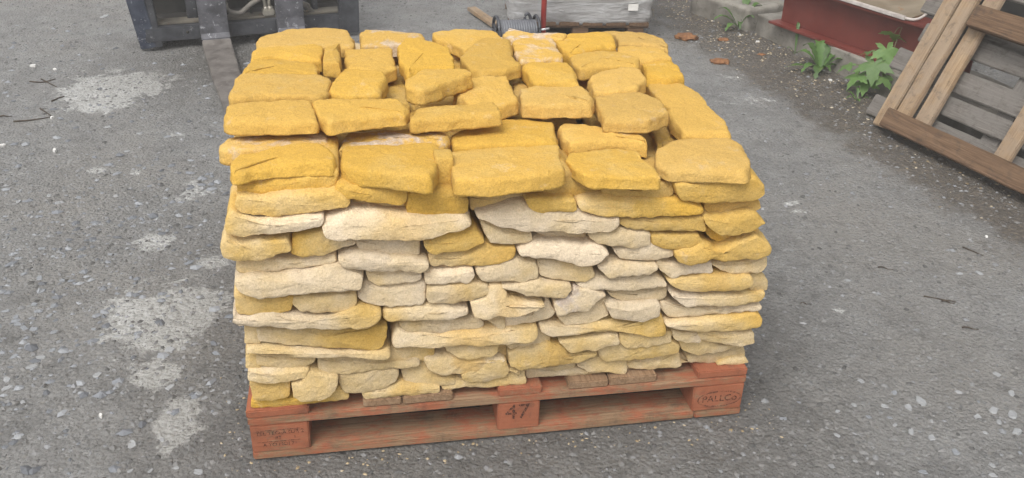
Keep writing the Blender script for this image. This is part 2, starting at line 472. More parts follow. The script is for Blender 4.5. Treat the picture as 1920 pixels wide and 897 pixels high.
# ------------------------------------------------------------------ ground
def ground_h(x, y):
    p = Vector((x, y, 0))
    h = 0.012 * noise.noise(p * 1.3 + Vector((5, 2, 0))) + 0.005 * noise.noise(p * 5.0) + 0.003 * noise.noise(p * 16.0) + 0.0022 * noise.noise(p * 34.0)
    # flat under the pallet, so that it stands level
    d = max(abs(x + 0.09) - 0.72, abs(y - 2.25) - 0.75, 0.0)
    return h * min(1.0, 0.25 + d * 2.0) - 0.004
LIME = [  # x, y in the photograph, half width, half height there, strength
    (215, 165, 95, 28, 1.0), (190, 190, 60, 18, 0.9), (240, 150, 60, 14, 0.8), (360, 355, 32, 16, 0.75), (285, 455, 40, 20, 0.8),
    (318, 585, 100, 50, 1.1), (300, 640, 50, 26, 0.8), (285, 695, 48, 30, 0.95), (328, 785, 42, 42, 1.0), (405, 487, 34, 14, 0.8), (395, 560, 40, 30, 0.7),
    (180, 318, 26, 8, 0.6), (255, 320, 24, 6, 0.55), (1490, 378, 16, 8, 0.6), (1498, 394, 12, 6, 0.7), (1570, 578, 14, 8, 0.65), (1500, 440, 10, 8, 0.5),
    (1420, 185, 60, 10, 0.4), (1370, 140, 36, 8, 0.4), (320, 250, 30, 8, 0.4), (30, 320, 40, 14, 0.35), (1760, 470, 40, 8, 0.3), (520, 885, 40, 8, 0.3)]
def build_ground():
    def axis(lo, hi, fine0, fine1, st):
        a = list(np.arange(fine0, fine1 + 1e-6, st))
        d, x, L = st, fine0, []
        while x > lo:
            d *= 1.35; x -= d; L.append(x)
        d, x, R = st, a[-1], []
        while x < hi:
            d *= 1.35; x += d; R.append(x)
        return np.array(L[::-1] + a + R)
    xs = axis(-250, 250, -3.6, 3.6, 0.022)
    ys = axis(-250, 250, 1.15, 6.6, 0.022)
    nx, ny = len(xs), len(ys)
    lime_w = []
    for (px, py, hw, hh, s) in LIME:
        c = on_z(px, py); r = on_z(px + hw, py); t = on_z(px, py - hh)
        lime_w.append((c.x, c.y, max(abs(r.x - c.x), 0.02), max(abs(t.y - c.y), 0.02), s))
    X, Y = np.meshgrid(xs, ys)
    lime = np.zeros_like(X)
    for (a, b, rx, ry, s) in lime_w:
        q = ((X - a) / rx) ** 2 + ((Y - b) / ry) ** 2
        lime = np.maximum(lime, s * np.exp(-q * 0.75))
    # distance to the concrete footing line for the earth strip
    A = on_z(1290, 30); B = on_z(1920, 390)
    dx, dy = (B.x - A.x), (B.y - A.y)
    L = math.hypot(dx, dy)
    dist = ((X - A.x) * dy - (Y - A.y) * dx) / L
    dirt = np.clip(1.05 - np.abs(dist + 0.02) / 0.55, 0, 1) * np.where(Y > 2.6, 1, 0.3)
    dirt = np.maximum(dirt, np.clip(1 - (np.abs(Y - 5.7) / 0.7), 0, 1) * np.clip((X - 0.3), 0, 1))
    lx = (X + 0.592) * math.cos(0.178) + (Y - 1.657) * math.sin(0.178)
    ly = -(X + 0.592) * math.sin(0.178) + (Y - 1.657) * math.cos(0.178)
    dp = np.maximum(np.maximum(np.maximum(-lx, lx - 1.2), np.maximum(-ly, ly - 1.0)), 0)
    damp_shade = np.clip(1 - dp / 0.42, 0, 1) * 0.75  # contact shade and damp in one mask, fading outward from the pallet
    damp_shade = np.maximum(damp_shade, np.clip(1 - np.hypot((X + 1.4) / 0.9, (Y - 4.55) / 0.8), 0, 1))  # painted shade beneath the fork carriage
    verts = []
    for j in range(ny):
        for i in range(nx):
            x, y = float(xs[i]), float(ys[j])
            verts.append((x, y, ground_h(x, y) if (-6 < x < 6 and -2 < y < 9) else -0.004))
    faces = [(j * nx + i, j * nx + i + 1, (j + 1) * nx + i + 1, (j + 1) * nx + i) for j in range(ny - 1) for i in range(nx - 1)]
    me = mesh_from("ground", verts, faces, True)
    for nm, arr in (("lime", lime), ("dirt", dirt), ("damp_shade", damp_shade)):
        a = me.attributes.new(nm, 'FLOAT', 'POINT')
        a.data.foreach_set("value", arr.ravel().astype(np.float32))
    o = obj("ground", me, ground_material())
    tag(o, kind="structure")
build_ground()

# ------------------------------------------------------------------ pallet frame
YAW = math.radians(10.2)
PO = Vector((-0.5921, 1.6567, 0.0))
PX = Vector((math.cos(YAW), math.sin(YAW), 0)); PY = Vector((-math.sin(YAW), math.cos(YAW), 0))
def PW(u, y, z): return PO + PX * u + PY * y + Vector((0, 0, z))
def front_uv(x, y, off):
    """photograph point -> (u, z) on the vertical plane `off` metres in front of the pallet's front edge"""
    p = on_plane(x, y, PO - PY * off, PY) - PO
    return p.dot(PX), p.z
def top_uv(x, y, z):
    p = on_z(x, y, z) - PO
    return p.dot(PX), p.dot(PY)
DECK = 0.144
def build_pallet():
    root = empty("pallet", PO, YAW)
    tag(root, "red painted wooden pallet under the stack of stones", "pallet")
    rnd = random.Random(3)
    def board(name, cx, cy, cz, lx, ly, lz, paint, along='y', parent=root):
        L, Wd = (ly, lx) if along == 'y' else (lx, ly)
        me = box_mesh(name, L, Wd, lz, 0.003, 0.0016, rnd.random() * 50, 6)
        o = obj(name, me, M_PALLET, parent, (cx, cy, cz), (0, 0, math.pi / 2 if along == 'y' else 0))
        o.color = (paint, 0, 0, 1)
        return o
    # deck boards run front to back, ends show at the front
    for (x0, x1, y0, p) in ((0.0, 0.14, 0.0, 0.75), (0.262, 0.350, 0.004, 0.10), (0.354, 0.470, 0.002, 0.15), (0.578, 0.683, 0.0, 0.62), (0.748, 0.846, 0.003, 0.12), (0.850, 0.968, 0.005, 0.15), (1.072, 1.2, 0.0, 0.78)):
        board("deck_board", (x0 + x1) / 2, (y0 + 1.0) / 2, 0.1335, x1 - x0, 1.0 - y0, 0.021, p)
    for y in (0.05, 0.5, 0.95):
        board("stringer_board", 0.6, y, 0.1115, 1.2, 0.10, 0.022, 0.52, 'x')
    blocks = {}
    for iy, y in enumerate((0.065, 0.5, 0.935)):
        for ix, (x0, x1) in enumerate(((0.003, 0.135), (0.578, 0.680), (1.068, 1.197))):
            b = board("block", (x0 + x1) / 2, y, 0.061, x1 - x0, 0.128, 0.078, 0.68 if iy == 0 else 0.5, 'x')
            blocks[(ix, iy)] = b
    board("base_board", 0.538, 0.05, 0.011, 1.074, 0.098, 0.021, 0.47, 'x')
    board("base_board", 1.1385, 0.05, 0.011, 0.121, 0.098, 0.021, 0.55, 'x')
    board("base_board", 0.6, 0.95, 0.011, 1.2, 0.098, 0.021, 0.4, 'x')
    for x in (0.05, 0.6, 1.15):
        board("base_board", x, 0.5, 0.011, 0.098, 0.796, 0.021, 0.35)
    # stamped marks on the three front blocks
    def stamp(name, text, size, blk, x, z, label):
        b = blocks[(blk, 0)]
        cu = bpy.data.curves.new(name, 'FONT')
        cu.body = text
        cu.size = size
        cu.align_x = 'CENTER'
        cu.align_y = 'CENTER'
        cu.extrude = 0.0002
        tmp = bpy.data.objects.new("tmp", cu)
        col.objects.link(tmp)
        bpy.context.view_layer.update()
        me = bpy.data.meshes.new_from_object(tmp.evaluated_get(bpy.context.evaluated_depsgraph_get()))
        bpy.data.objects.remove(tmp)
        me.materials.clear()
        o = obj(name, me, M_INK, b, (x, -0.064 - 0.0022, z), (math.pi / 2, 0, 0))
        o["label"] = label
        return o
    def rule(blk, x0, x1, z, th=0.0012):
        me = box_mesh("ruled_line", x1 - x0, 0.0004, th, 0)
        obj("ruled_line", me, M_INK, blocks[(blk, 0)], ((x0 + x1) / 2, -0.0662, z))
    stamp("stamped_number", "47", 0.062, 1, -0.004, 0.012, "faded black number 47")
    stamp("stamped_text", "PALLCo", 0.027, 2, 0.004, -0.002, "faded black lettering inside an oval")
    stamp("stamped_text", "TEL TEO-AZUR 2", 0.0145, 0, 0.0, 0.016, "faded black lettering between ruled lines")
    stamp("stamped_text", "R2        1", 0.0125, 0, 0.012, 0.001, "faded black lettering between ruled lines")
    stamp("stamped_text", "A TO MOI 71", 0.0135, 0, -0.002, -0.018, "faded black lettering below the ruled lines")
    rule(0, -0.052, 0.046, 0.0245); rule(0, -0.052, 0.046, -0.0085)
    verts, faces = [], []
    n = 48
    for k in range(n):
        th = 2 * math.pi * k / n
        for rr in (0.0, 0.0042):
            verts.append(((0.058 - rr) * math.cos(th) + 0.003, -0.0672, (0.025 - rr) * math.sin(th) - 0.002))
    for k in range(n):
        a, b = 2 * k, 2 * ((k + 1) % n)
        faces.append((a, b, b + 1, a + 1))
    obj("stamped_oval", mesh_from("stamped_oval", verts, faces), M_INK, blocks[(2, 0)])
build_pallet()

# ------------------------------------------------------------------ stones
def resample(poly, n):
    P = [Vector(p) for p in poly]
    L = [(P[(i + 1) % len(P)] - P[i]).length for i in range(len(P))]
    tot = sum(L)
    out, i, acc = [], 0, 0.0
    for k in range(n):
        d = tot * k / n
        while acc + L[i] < d and i < len(P) - 1:
            acc += L[i]; i += 1
        t = (d - acc) / max(L[i], 1e-9)
        out.append(P[i].lerp(P[(i + 1) % len(P)], min(max(t, 0), 1)))
    return out
def area2(P): return sum(P[i].x * P[(i + 1) % len(P)].y - P[(i + 1) % len(P)].x * P[i].y for i in range(len(P))) / 2
def stone_geometry(poly, depth, seed, rough=1.0, M=88, chip_max=0.011, dome=0.004, front_bias=None, flare=0.006, upright=False):
    """slab whose face has the given outline (2-D, metres); face at c = 0 looking to +c, back at -depth. Returns verts (a, b, c), faces"""
    rnd = random.Random(seed)
    P = resample(poly, M)
    if area2(P) < 0: P.reverse()
    for _ in range(1):
        P = [P[i] * 0.64 + (P[i - 1] + P[(i + 1) % M]) * 0.18 for i in range(M)]
    sv = Vector((rnd.random() * 100, rnd.random() * 100, rnd.random() * 100))
    N = []
    for i in range(M):
        t = (P[(i + 1) % M] - P[i - 1])
        N.append(Vector((t.y, -t.x)).normalized())
    size = math.sqrt(abs(area2(P)))
    for i in range(M):
        q = Vector((P[i].x, P[i].y, 0))
        P[i] = P[i] + N[i] * (0.0022 if upright else 0.0) + N[i] * rough * (0.0040 * noise.noise(q * 22 + sv) + 0.0028 * noise.noise(q * 60 + sv))
    C = Vector((0, 0))
    for p in P: C += p
    C /= M
    # the arris is knocked back by a varying amount round the stone
    big = min(1.0, size / 0.10)
    wv, hv = [], []
    for i in range(M):
        q = Vector((P[i].x, P[i].y, 0))
        n1 = noise.noise(q * 9 + sv * 1.3); n2 = noise.noise(q * 30 + sv)
        f = 1.0
        if front_bias is not None: f = 0.7 + 0.9 * max(0.0, N[i].dot(front_bias))
        if upright: f = 0.45 + 0.75 * max(0.0, N[i].y) if N[i].y > -0.4 else 0.22
        wv.append(big * f * (0.0035 + chip_max * max(0.0, 0.25 + n1 * 1.1 + n2 * 0.25)))
        wv[-1] = min(wv[-1], 0.019)
        n3 = noise.noise(q * 8 + sv * 2.1)
        hv.append(min(big * (f if upright else 1.0) * (0.004 + chip_max * 1.1 * max(0.0, 0.22 + n3 + n2 * 0.3)), depth * 0.55))
    E = [P[i] - N[i] * wv[i] for i in range(M)]
    for _ in range(2): E = [E[i] * 0.5 + (E[i - 1] + E[(i + 1) % M]) * 0.25 for i in range(M)]
    rings = []           # (2d points, c)
    for s in (0.16, 0.32, 0.47, 0.61, 0.74, 0.86, 0.95):
        rings.append([((C + (E[i] - C) * s), dome * (1 - s * s)) for i in range(M)])
    rings.append([(E[i], -0.0004) for i in range(M)])
    rings.append([(P[i] * 0.5 + E[i] * 0.5, -hv[i] * 0.42) for i in range(M)])
    rings.append([(P[i] * 0.88 + E[i] * 0.12, -hv[i] * 0.85) for i in range(M)])
    sides = 7
    for k in range(1, sides + 1):
        t = k / sides
        rings.append([(P[i] + N[i] * (flare * t * max(0.0, N[i].dot(front_bias)) if front_bias is not None else 0.0015 * math.sin(t * 3.1)), -hv[i] - (depth - hv[i] - 0.002) * t) for i in range(M)])
    rings.append([(P[i] - N[i] * 0.005, -depth) for i in range(M)])
    rings.append([(C + (P[i] - C) * 0.5, -depth) for i in range(M)])
    verts = [Vector((C.x, C.y, dome))]
    for r in rings: verts += [Vector((p.x, p.y, c)) for p, c in r]
    verts.append(Vector((C.x, C.y, -depth)))
    faces = []
    for i in range(M): faces.append((0, 1 + i, 1 + (i + 1) % M))
    for k in range(len(rings) - 1):
        a, b = 1 + k * M, 1 + (k + 1) * M
        for i in range(M):
            j = (i + 1) % M
            faces.append((a + i, b + i, b + j, a + j))
    last = len(verts) - 1
    a = 1 + (len(rings) - 1) * M
    for i in range(M): faces.append((last, a + (i + 1) % M, a + i))
    me = bpy.data.meshes.new("tmp")
    me.from_pydata([tuple(v) for v in verts], [], faces)
    me.update()
    nor = [v.normal.copy() for v in me.vertices]
    bpy.data.meshes.remove(me)
    for v, n in zip(verts, nor):
        q = v + sv
        h = 0.0030 * noise.noise(q * 11) + 0.0022 * noise.noise(q * 28) + 0.0019 * noise.noise(q * 62) + 0.0010 * noise.noise(q * 120)
        v += n * h * rough * (0.4 + 0.6 * big)
    return verts, faces

TONE = {'W': 0.12, 'C': 0.20, 'K': 0.28, 'Y': 0.40, 'y': 0.54, 'g': 0.74, 'G': 0.92, 'T': 1.05}
WORD = {'W': 'pale cream', 'C': 'cream', 'K': 'cream', 'Y': 'straw yellow', 'y': 'straw yellow', 'g': 'ochre', 'G': 'golden', 'T': 'golden'}
ORD = ['lowest', 'second', 'third', 'fourth', 'fifth', 'sixth', 'seventh', 'eighth', 'ninth', 'tenth', 'eleventh', 'twelfth', 'thirteenth', 'fourteenth', 'fifteenth', 'sixteenth', 'seventeenth', 'eighteenth']
STONES = []
def add_stone(verts_pallet, faces, tone, grad=0.0, crust=0.0, spot=0.0):
    """verts in pallet coordinates; origin goes to the stone's base centre"""
    xs = [v.x for v in verts_pallet]; ys = [v.y for v in verts_pallet]; zs = [v.z for v in verts_pallet]
    o = Vector(((min(xs) + max(xs)) / 2, (min(ys) + max(ys)) / 2, min(zs)))
    me = mesh_from("walling_stone", [v - o for v in verts_pallet], faces, True)
    ob = obj("walling_stone", me, M_STONE, None, PW(o.x, o.y, o.z), (0, 0, YAW))
    ob.color = (TONE[tone], 0.5 + grad / 2, crust, spot)
    return ob
# --- the front face: outline in the photograph, tone, set-forward (m), [drift of the staining, crust, blotch]
FRONT = [
 ([(442,343),(540,336),(632,323),(630,350),(600,356),(489,365),(444,364)],'G',-.022),
 ([(442,364),(489,366),(600,357),(632,352),(658,380),(650,388),(590,395),(510,403),(455,403),(444,392)],'g',.0),
 ([(429,393),(470,400),(540,400),(605,396),(602,422),(556,433),(500,438),(449,443),(424,436),(419,411)],'K',.012,-.6),
 ([(421,436),(449,443),(534,439),(543,456),(536,474),(489,484),(442,488),(420,482),(416,467)],'y',.010),
 ([(546,442),(605,426),(666,449),(665,460),(614,475),(567,480),(545,474)],'y',.0,-.8),
 ([(445,489),(489,484),(567,480),(627,475),(629,485),(614,494),(507,507),(467,512),(445,505)],'C',-.006),
 ([(442,511),(507,507),(614,493),(636,490),(680,508),(677,543),(600,547),(489,554),(453,547),(439,529)],'W',.010),
 ([(441,545),(489,554),(548,551),(546,580),(510,591),(446,588),(439,567)],'g',.0,.2),
 ([(550,551),(600,547),(665,545),(667,567),(657,580),(617,585),(564,583),(550,572)],'Y',.002),
 ([(439,589),(510,591),(617,585),(671,564),(714,569),(710,599),(687,612),(545,614),(465,612),(441,608),(435,593)],'K',.010,.5),
 ([(478,612),(545,614),(687,612),(727,604),(724,628),(714,650),(564,647),(481,639)],'y',-.004,.7),
 ([(460,640),(564,648),(714,650),(731,650),(731,668),(711,672),(590,668),(470,660),(461,654)],'Y',.006),
 ([(458,615),(484,614),(486,640),(460,641)],'Y',-.008),
 ([(481,662),(590,668),(588,679),(550,686),(497,687),(482,682)],'Y',-.008),
 ([(461,659),(486,661),(487,687),(462,688)],'Y',-.012),
 ([(462,685),(500,687),(550,686),(577,684),(574,698),(566,710),(497,718),(467,714),(462,692)],'Y',.0),
 ([(596,671),(700,672),(784,675),(786,686),(744,689),(640,698),(602,697)],'Y',-.012),
 ([(466,717),(497,718),(542,711),(540,738),(518,746),(475,746)],'g',-.006,.3),
 ([(548,722),(566,708),(577,690),(631,700),(630,733),(607,746),(564,751),(550,743)],'Y',.004),
 ([(471,746),(518,746),(600,748),(636,725),(653,738),(652,754),(564,763),(478,769),(471,765)],'g',-.012,-.3),
 ([(637,700),(700,692),(746,690),(744,711),(728,725),(690,733),(648,735),(641,726)],'Y',-.010),
 ([(681,737),(728,725),(755,716),(792,722),(826,722),(824,733),(800,746),(728,754),(685,749)],'Y',-.010,0,0,.5),
 ([(755,690),(795,677),(819,703),(854,709),(851,717),(792,721),(763,719),(753,700)],'Y',-.022),
 ([(798,675),(840,667),(921,667),(948,674),(910,682),(889,698),(830,703),(806,692)],'Y',-.012,0,0,.8),
 ([(867,703),(894,692),(915,676),(948,674),(952,692),(945,703),(902,715),(873,712)],'Y',-.010),
 ([(828,725),(850,712),(900,716),(950,698),(981,692),(984,722),(930,732),(851,738),(832,735)],'Y',-.018),
 ([(731,652),(814,650),(811,666),(795,674),(733,671)],'Y',-.022),
 ([(835,648),(937,644),(933,658),(921,667),(862,670),(838,660)],'Y',-.008),
 ([(930,648),(948,645),(953,672),(930,668)],'Y',-.030),
 ([(745,613),(814,622),(907,612),(1008,606),(1006,634),(984,639),(932,644),(808,650),(739,654),(738,644)],'Y',.002,.2,0,.5),
 ([(748,604),(814,600),(902,596),(905,610),(889,616),(814,622),(760,618)],'C',-.008),
 ([(719,572),(795,564),(879,567),(877,591),(830,598),(728,603),(719,594)],'K',.004,-.4),
 ([(686,527),(730,532),(797,523),(795,561),(788,568),(734,572),(685,566),(672,555)],'W',-.004),
 ([(688,507),(790,507),(789,518),(770,527),(712,534),(692,520)],'C',-.006),
 ([(634,475),(668,465),(760,475),(800,480),(802,495),(795,507),(700,507),(645,503),(635,490)],'W',.008),
 ([(667,447),(786,447),(785,476),(750,477),(677,469)],'W',-.008),
 ([(608,402),(650,390),(760,395),(880,397),(886,425),(850,432),(806,446),(739,447),(612,446),(605,420)],'W',.010,0,0,.35),
 ([(795,454),(806,447),(850,432),(891,425),(909,454),(873,470),(815,476),(804,469)],'g',.002,.3),
 ([(804,476),(873,470),(909,456),(966,460),(965,476),(953,487),(911,494),(839,498),(806,498)],'g',-.004,.6),
 ([(798,507),(839,499),(886,496),(887,516),(880,528),(799,532)],'W',.004),
 ([(802,532),(886,522),(915,527),(916,540),(886,563),(846,571),(808,569),(800,561)],'K',.006,0,0,.3),
 ([(632,343),(650,345),(761,354),(760,376),(750,380),(660,376),(640,372),(628,358)],'G',-.004),
 ([(663,378),(759,380),(758,394),(717,399),(667,397)],'y',-.026),
 ([(765,389),(768,358),(850,352),(878,370),(877,396),(839,406),(793,408),(764,408)],'G',-.004),
 ([(812,352),(818,300),(850,300),(852,352)],'G',-.030),
 ([(880,367),(900,371),(982,364),(984,376),(956,381),(900,389),(884,391)],'y',-.026),
 ([(893,396),(940,385),(985,378),(1083,383),(1114,400),(1162,407),(1161,425),(1145,432),(1011,432),(945,423),(897,410)],'W',.004),
 ([(987,367),(1080,367),(1083,393),(1074,397),(1011,395),(994,389)],'g',.002),
 ([(1060,318),(1092,348),(1127,356),(1125,365),(1056,368),(1011,363),(1040,340)],'G',-.022),
 ([(1128,353),(1200,354),(1259,341),(1261,362),(1248,369),(1172,366),(1128,363)],'G',-.012),
 ([(1085,372),(1123,364),(1200,368),(1270,369),(1320,380),(1319,400),(1257,402),(1224,407),(1172,405),(1112,400),(1090,385)],'g',.002,.5),
 ([(1163,407),(1226,407),(1257,403),(1322,402),(1322,431),(1261,430),(1177,428),(1163,420)],'g',.0),
 ([(1224,434),(1310,432),(1318,456),(1304,468),(1246,466),(1226,449)],'g',.002),
 ([(1266,474),(1300,466),(1319,442),(1350,456),(1422,429),(1448,467),(1444,476),(1417,485),(1337,487),(1293,496),(1270,491)],'g',.012),
 ([(1322,424),(1351,437),(1420,429),(1415,445),(1368,456),(1342,454),(1326,442)],'G',-.014),
 ([(1324,398),(1360,398),(1422,391),(1436,419),(1417,429),(1375,440),(1351,438),(1324,422)],'g',.010),
 ([(1324,379),(1425,377),(1425,389),(1395,397),(1335,398),(1323,391)],'G',-.016),
 ([(1268,338),(1415,328),(1436,340),(1436,366),(1426,377),(1328,378),(1276,376)],'G',.004),
 ([(1337,489),(1417,486),(1439,480),(1437,498),(1426,507),(1368,509),(1351,505)],'Y',-.004),
 ([(1257,518),(1313,509),(1342,505),(1411,509),(1409,534),(1386,542),(1324,547),(1279,544),(1261,532)],'y',.008,0,.0,.6),
 ([(1235,487),(1270,491),(1336,487),(1334,509),(1293,511),(1261,519),(1239,507)],'W',-.002),
 ([(1152,463),(1224,449),(1263,467),(1261,481),(1217,487),(1163,484)],'W',-.002),
 ([(1108,434),(1165,425),(1222,430),(1221,459),(1183,465),(1140,458),(1122,452)],'C',.002),
 ([(1000,432),(1101,432),(1098,445),(1089,454),(1020,447)],'C',-.024),
 ([(904,414),(950,424),(997,431),(996,449),(982,456),(949,459),(920,456)],'C',-.004),
 ([(974,460),(1003,447),(1094,450),(1123,449),(1144,463),(1143,478),(1112,493),(1083,494),(1034,485),(974,481)],'W',.008),
 ([(896,495),(967,483),(1004,486),(1009,509),(1005,520),(982,525),(904,523),(893,510)],'C',.0),
 ([(1009,487),(1038,486),(1107,494),(1113,514),(1096,524),(1038,523),(1011,514)],'K',-.004),
 ([(1124,490),(1150,484),(1234,487),(1232,506),(1215,515),(1141,518),(1132,509)],'W',.006),
 ([(942,527),(1011,518),(1071,525),(1071,545),(1056,555),(989,553),(949,543)],'K',.008),
 ([(1080,527),(1114,512),(1150,517),(1233,512),(1252,521),(1250,538),(1206,538),(1186,543),(1097,543),(1084,535)],'C',.0),
 ([(1139,545),(1190,543),(1250,539),(1249,556),(1235,562),(1170,562),(1145,556)],'C',-.012),
 ([(1139,562),(1175,562),(1236,561),(1238,580),(1219,596),(1205,602),(1160,600),(1148,592)],'W',.006),
 ([(1242,564),(1280,571),(1347,572),(1428,565),(1425,573),(1353,585),(1256,596),(1243,583)],'C',-.004),
 ([(1408,512),(1424,509),(1437,528),(1436,542),(1408,542)],'y',-.008),
 ([(1260,543),(1380,545),(1437,538),(1436,556),(1425,566),(1347,572),(1288,573),(1270,563)],'C',.004,.6),
 ([(1250,596),(1294,593),(1420,577),(1430,599),(1425,612),(1374,620),(1299,619),(1259,615)],'y',.008,.7),
 ([(1264,618),(1310,620),(1311,639),(1286,643),(1267,628)],'Y',-.004,0,.4),
 ([(1313,620),(1412,618),(1413,642),(1393,648),(1342,644),(1321,631)],'Y',-.002),
 ([(1272,631),(1315,631),(1342,646),(1393,647),(1353,658),(1310,666),(1278,655)],'Y',-.016),
 ([(1288,668),(1353,658),(1393,650),(1397,668),(1374,674),(1321,683),(1291,676)],'Y',-.030),
 ([(1345,690),(1363,676),(1396,672),(1400,692),(1363,696)],'Y',-.020),
 ([(1163,704),(1180,692),(1240,696),(1292,689),(1305,697),(1305,704),(1278,712),(1235,716),(1176,710)],'Y',-.036,0,0,.7),
 ([(1276,664),(1300,678),(1304,695),(1278,690)],'Y',-.044),
 ([(1176,682),(1230,672),(1275,663),(1278,685),(1264,697),(1227,697),(1181,687)],'Y',-.024),
 ([(1124,660),(1160,640),(1180,652),(1264,637),(1275,645),(1272,661),(1214,672),(1140,677),(1128,672)],'Y',-.010),
 ([(1164,623),(1262,618),(1260,642),(1214,650),(1176,651),(1165,639)],'Y',-.006),
 ([(1014,604),(1060,606),(1150,598),(1205,602),(1240,582),(1248,608),(1246,629),(1220,630),(1160,620),(1112,622),(1040,632),(1020,625)],'Y',.0,.5),
 ([(1045,591),(1091,583),(1136,559),(1140,591),(1104,603),(1061,608)],'C',-.006),
 ([(1038,556),(1072,545),(1078,528),(1138,543),(1128,560),(1100,581),(1046,590)],'C',.006,0,1.0),
 ([(948,595),(1000,588),(1022,572),(1024,556),(1040,580),(1037,592),(1008,602),(948,612)],'C',-.008),
 ([(913,594),(948,591),(945,612),(940,616)],'C',-.004),
 ([(882,568),(916,546),(922,528),(944,528),(952,548),(1020,557),(1022,570),(1006,581),(965,592),(935,588),(915,594),(890,594)],'K',.012,0,0,.4),
 ([(1050,634),(1096,626),(1159,620),(1160,634),(1128,652),(1069,662),(1058,650)],'Y',.0),
 ([(953,656),(1030,640),(1055,645),(1068,661),(1122,656),(1117,669),(1080,680),(975,691),(957,684)],'Y',-.004,0,0,.7),
 ([(950,645),(1004,636),(1010,612),(1030,632),(1028,650),(978,660),(958,655)],'Y',-.016),
 ([(1002,690),(1077,680),(1077,688),(1037,694)],'Y',-.030),
 ([(986,695),(1064,692),(1088,693),(1157,700),(1156,712),(1064,722),(997,724),(989,717)],'Y',-.028),
 ([(1082,684),(1123,667),(1133,676),(1175,676),(1173,698),(1157,701),(1101,695)],'Y',-.020),
 ([(956,692),(975,692),(972,704)],'Y',-.010),
]
front_objs = []
for i, row in enumerate(FRONT):
    poly, tone, off = row[0], row[1], row[2]
    grad = row[3] if len(row) > 3 else 0.0
    crust = row[4] if len(row) > 4 else 0.0
    spot = row[5] if len(row) > 5 else 0.0
    rnd = random.Random(900 + i)
    off = off * 1.3 + 0.004
    ymid = (min(y for _, y in poly) + max(y for _, y in poly)) / 2
    # upper edges are where the course above meets this stone's bed, a little behind its face
    uv = [(front_uv(x, y, off)[0], front_uv(x, y, off if y > ymid else min(off, -0.014))[1]) for x, y in poly]
    zmin = min(z for _, z in uv)
    if zmin < DECK + 0.003:                       # lies on the deck boards
        uv = [(u, max(z, DECK + 0.003)) for u, z in uv]
    w = max(u for u, _ in uv) - min(u for u, _ in uv)
    depth = rnd.uniform(0.12, 0.19) if w > 0.05 else 0.05
    ang = rnd.uniform(-.10, .10)
    vs, fs = stone_geometry(uv, depth, 100 + i, rough=1.0 if w > 0.06 else 0.6, chip_max=0.012, dome=0.003, upright=True)
    um = sum(u for u, _ in uv) / len(uv)
    tilt = rnd.uniform(.02, .28)
    zm = sum(z for _, z in uv) / len(uv)
    pv = []
    for v in vs:
        c = v.z - ang * (v.x - um) * 0.35 - tilt * (v.y - zm)
        pv.append(Vector((v.x, -off - c, v.y)))
    fs = [f[::-1] for f in fs]
    ob = add_stone(pv, fs, tone, grad, crust, spot)
    front_objs.append((ob, um, zm, w, max(z for _, z in uv) - min(z for _, z in uv), tone, crust, spot, grad))

def z1(u): return 0.737 - 0.050 * u           # the stack is a little lower at the oval-stamped corner
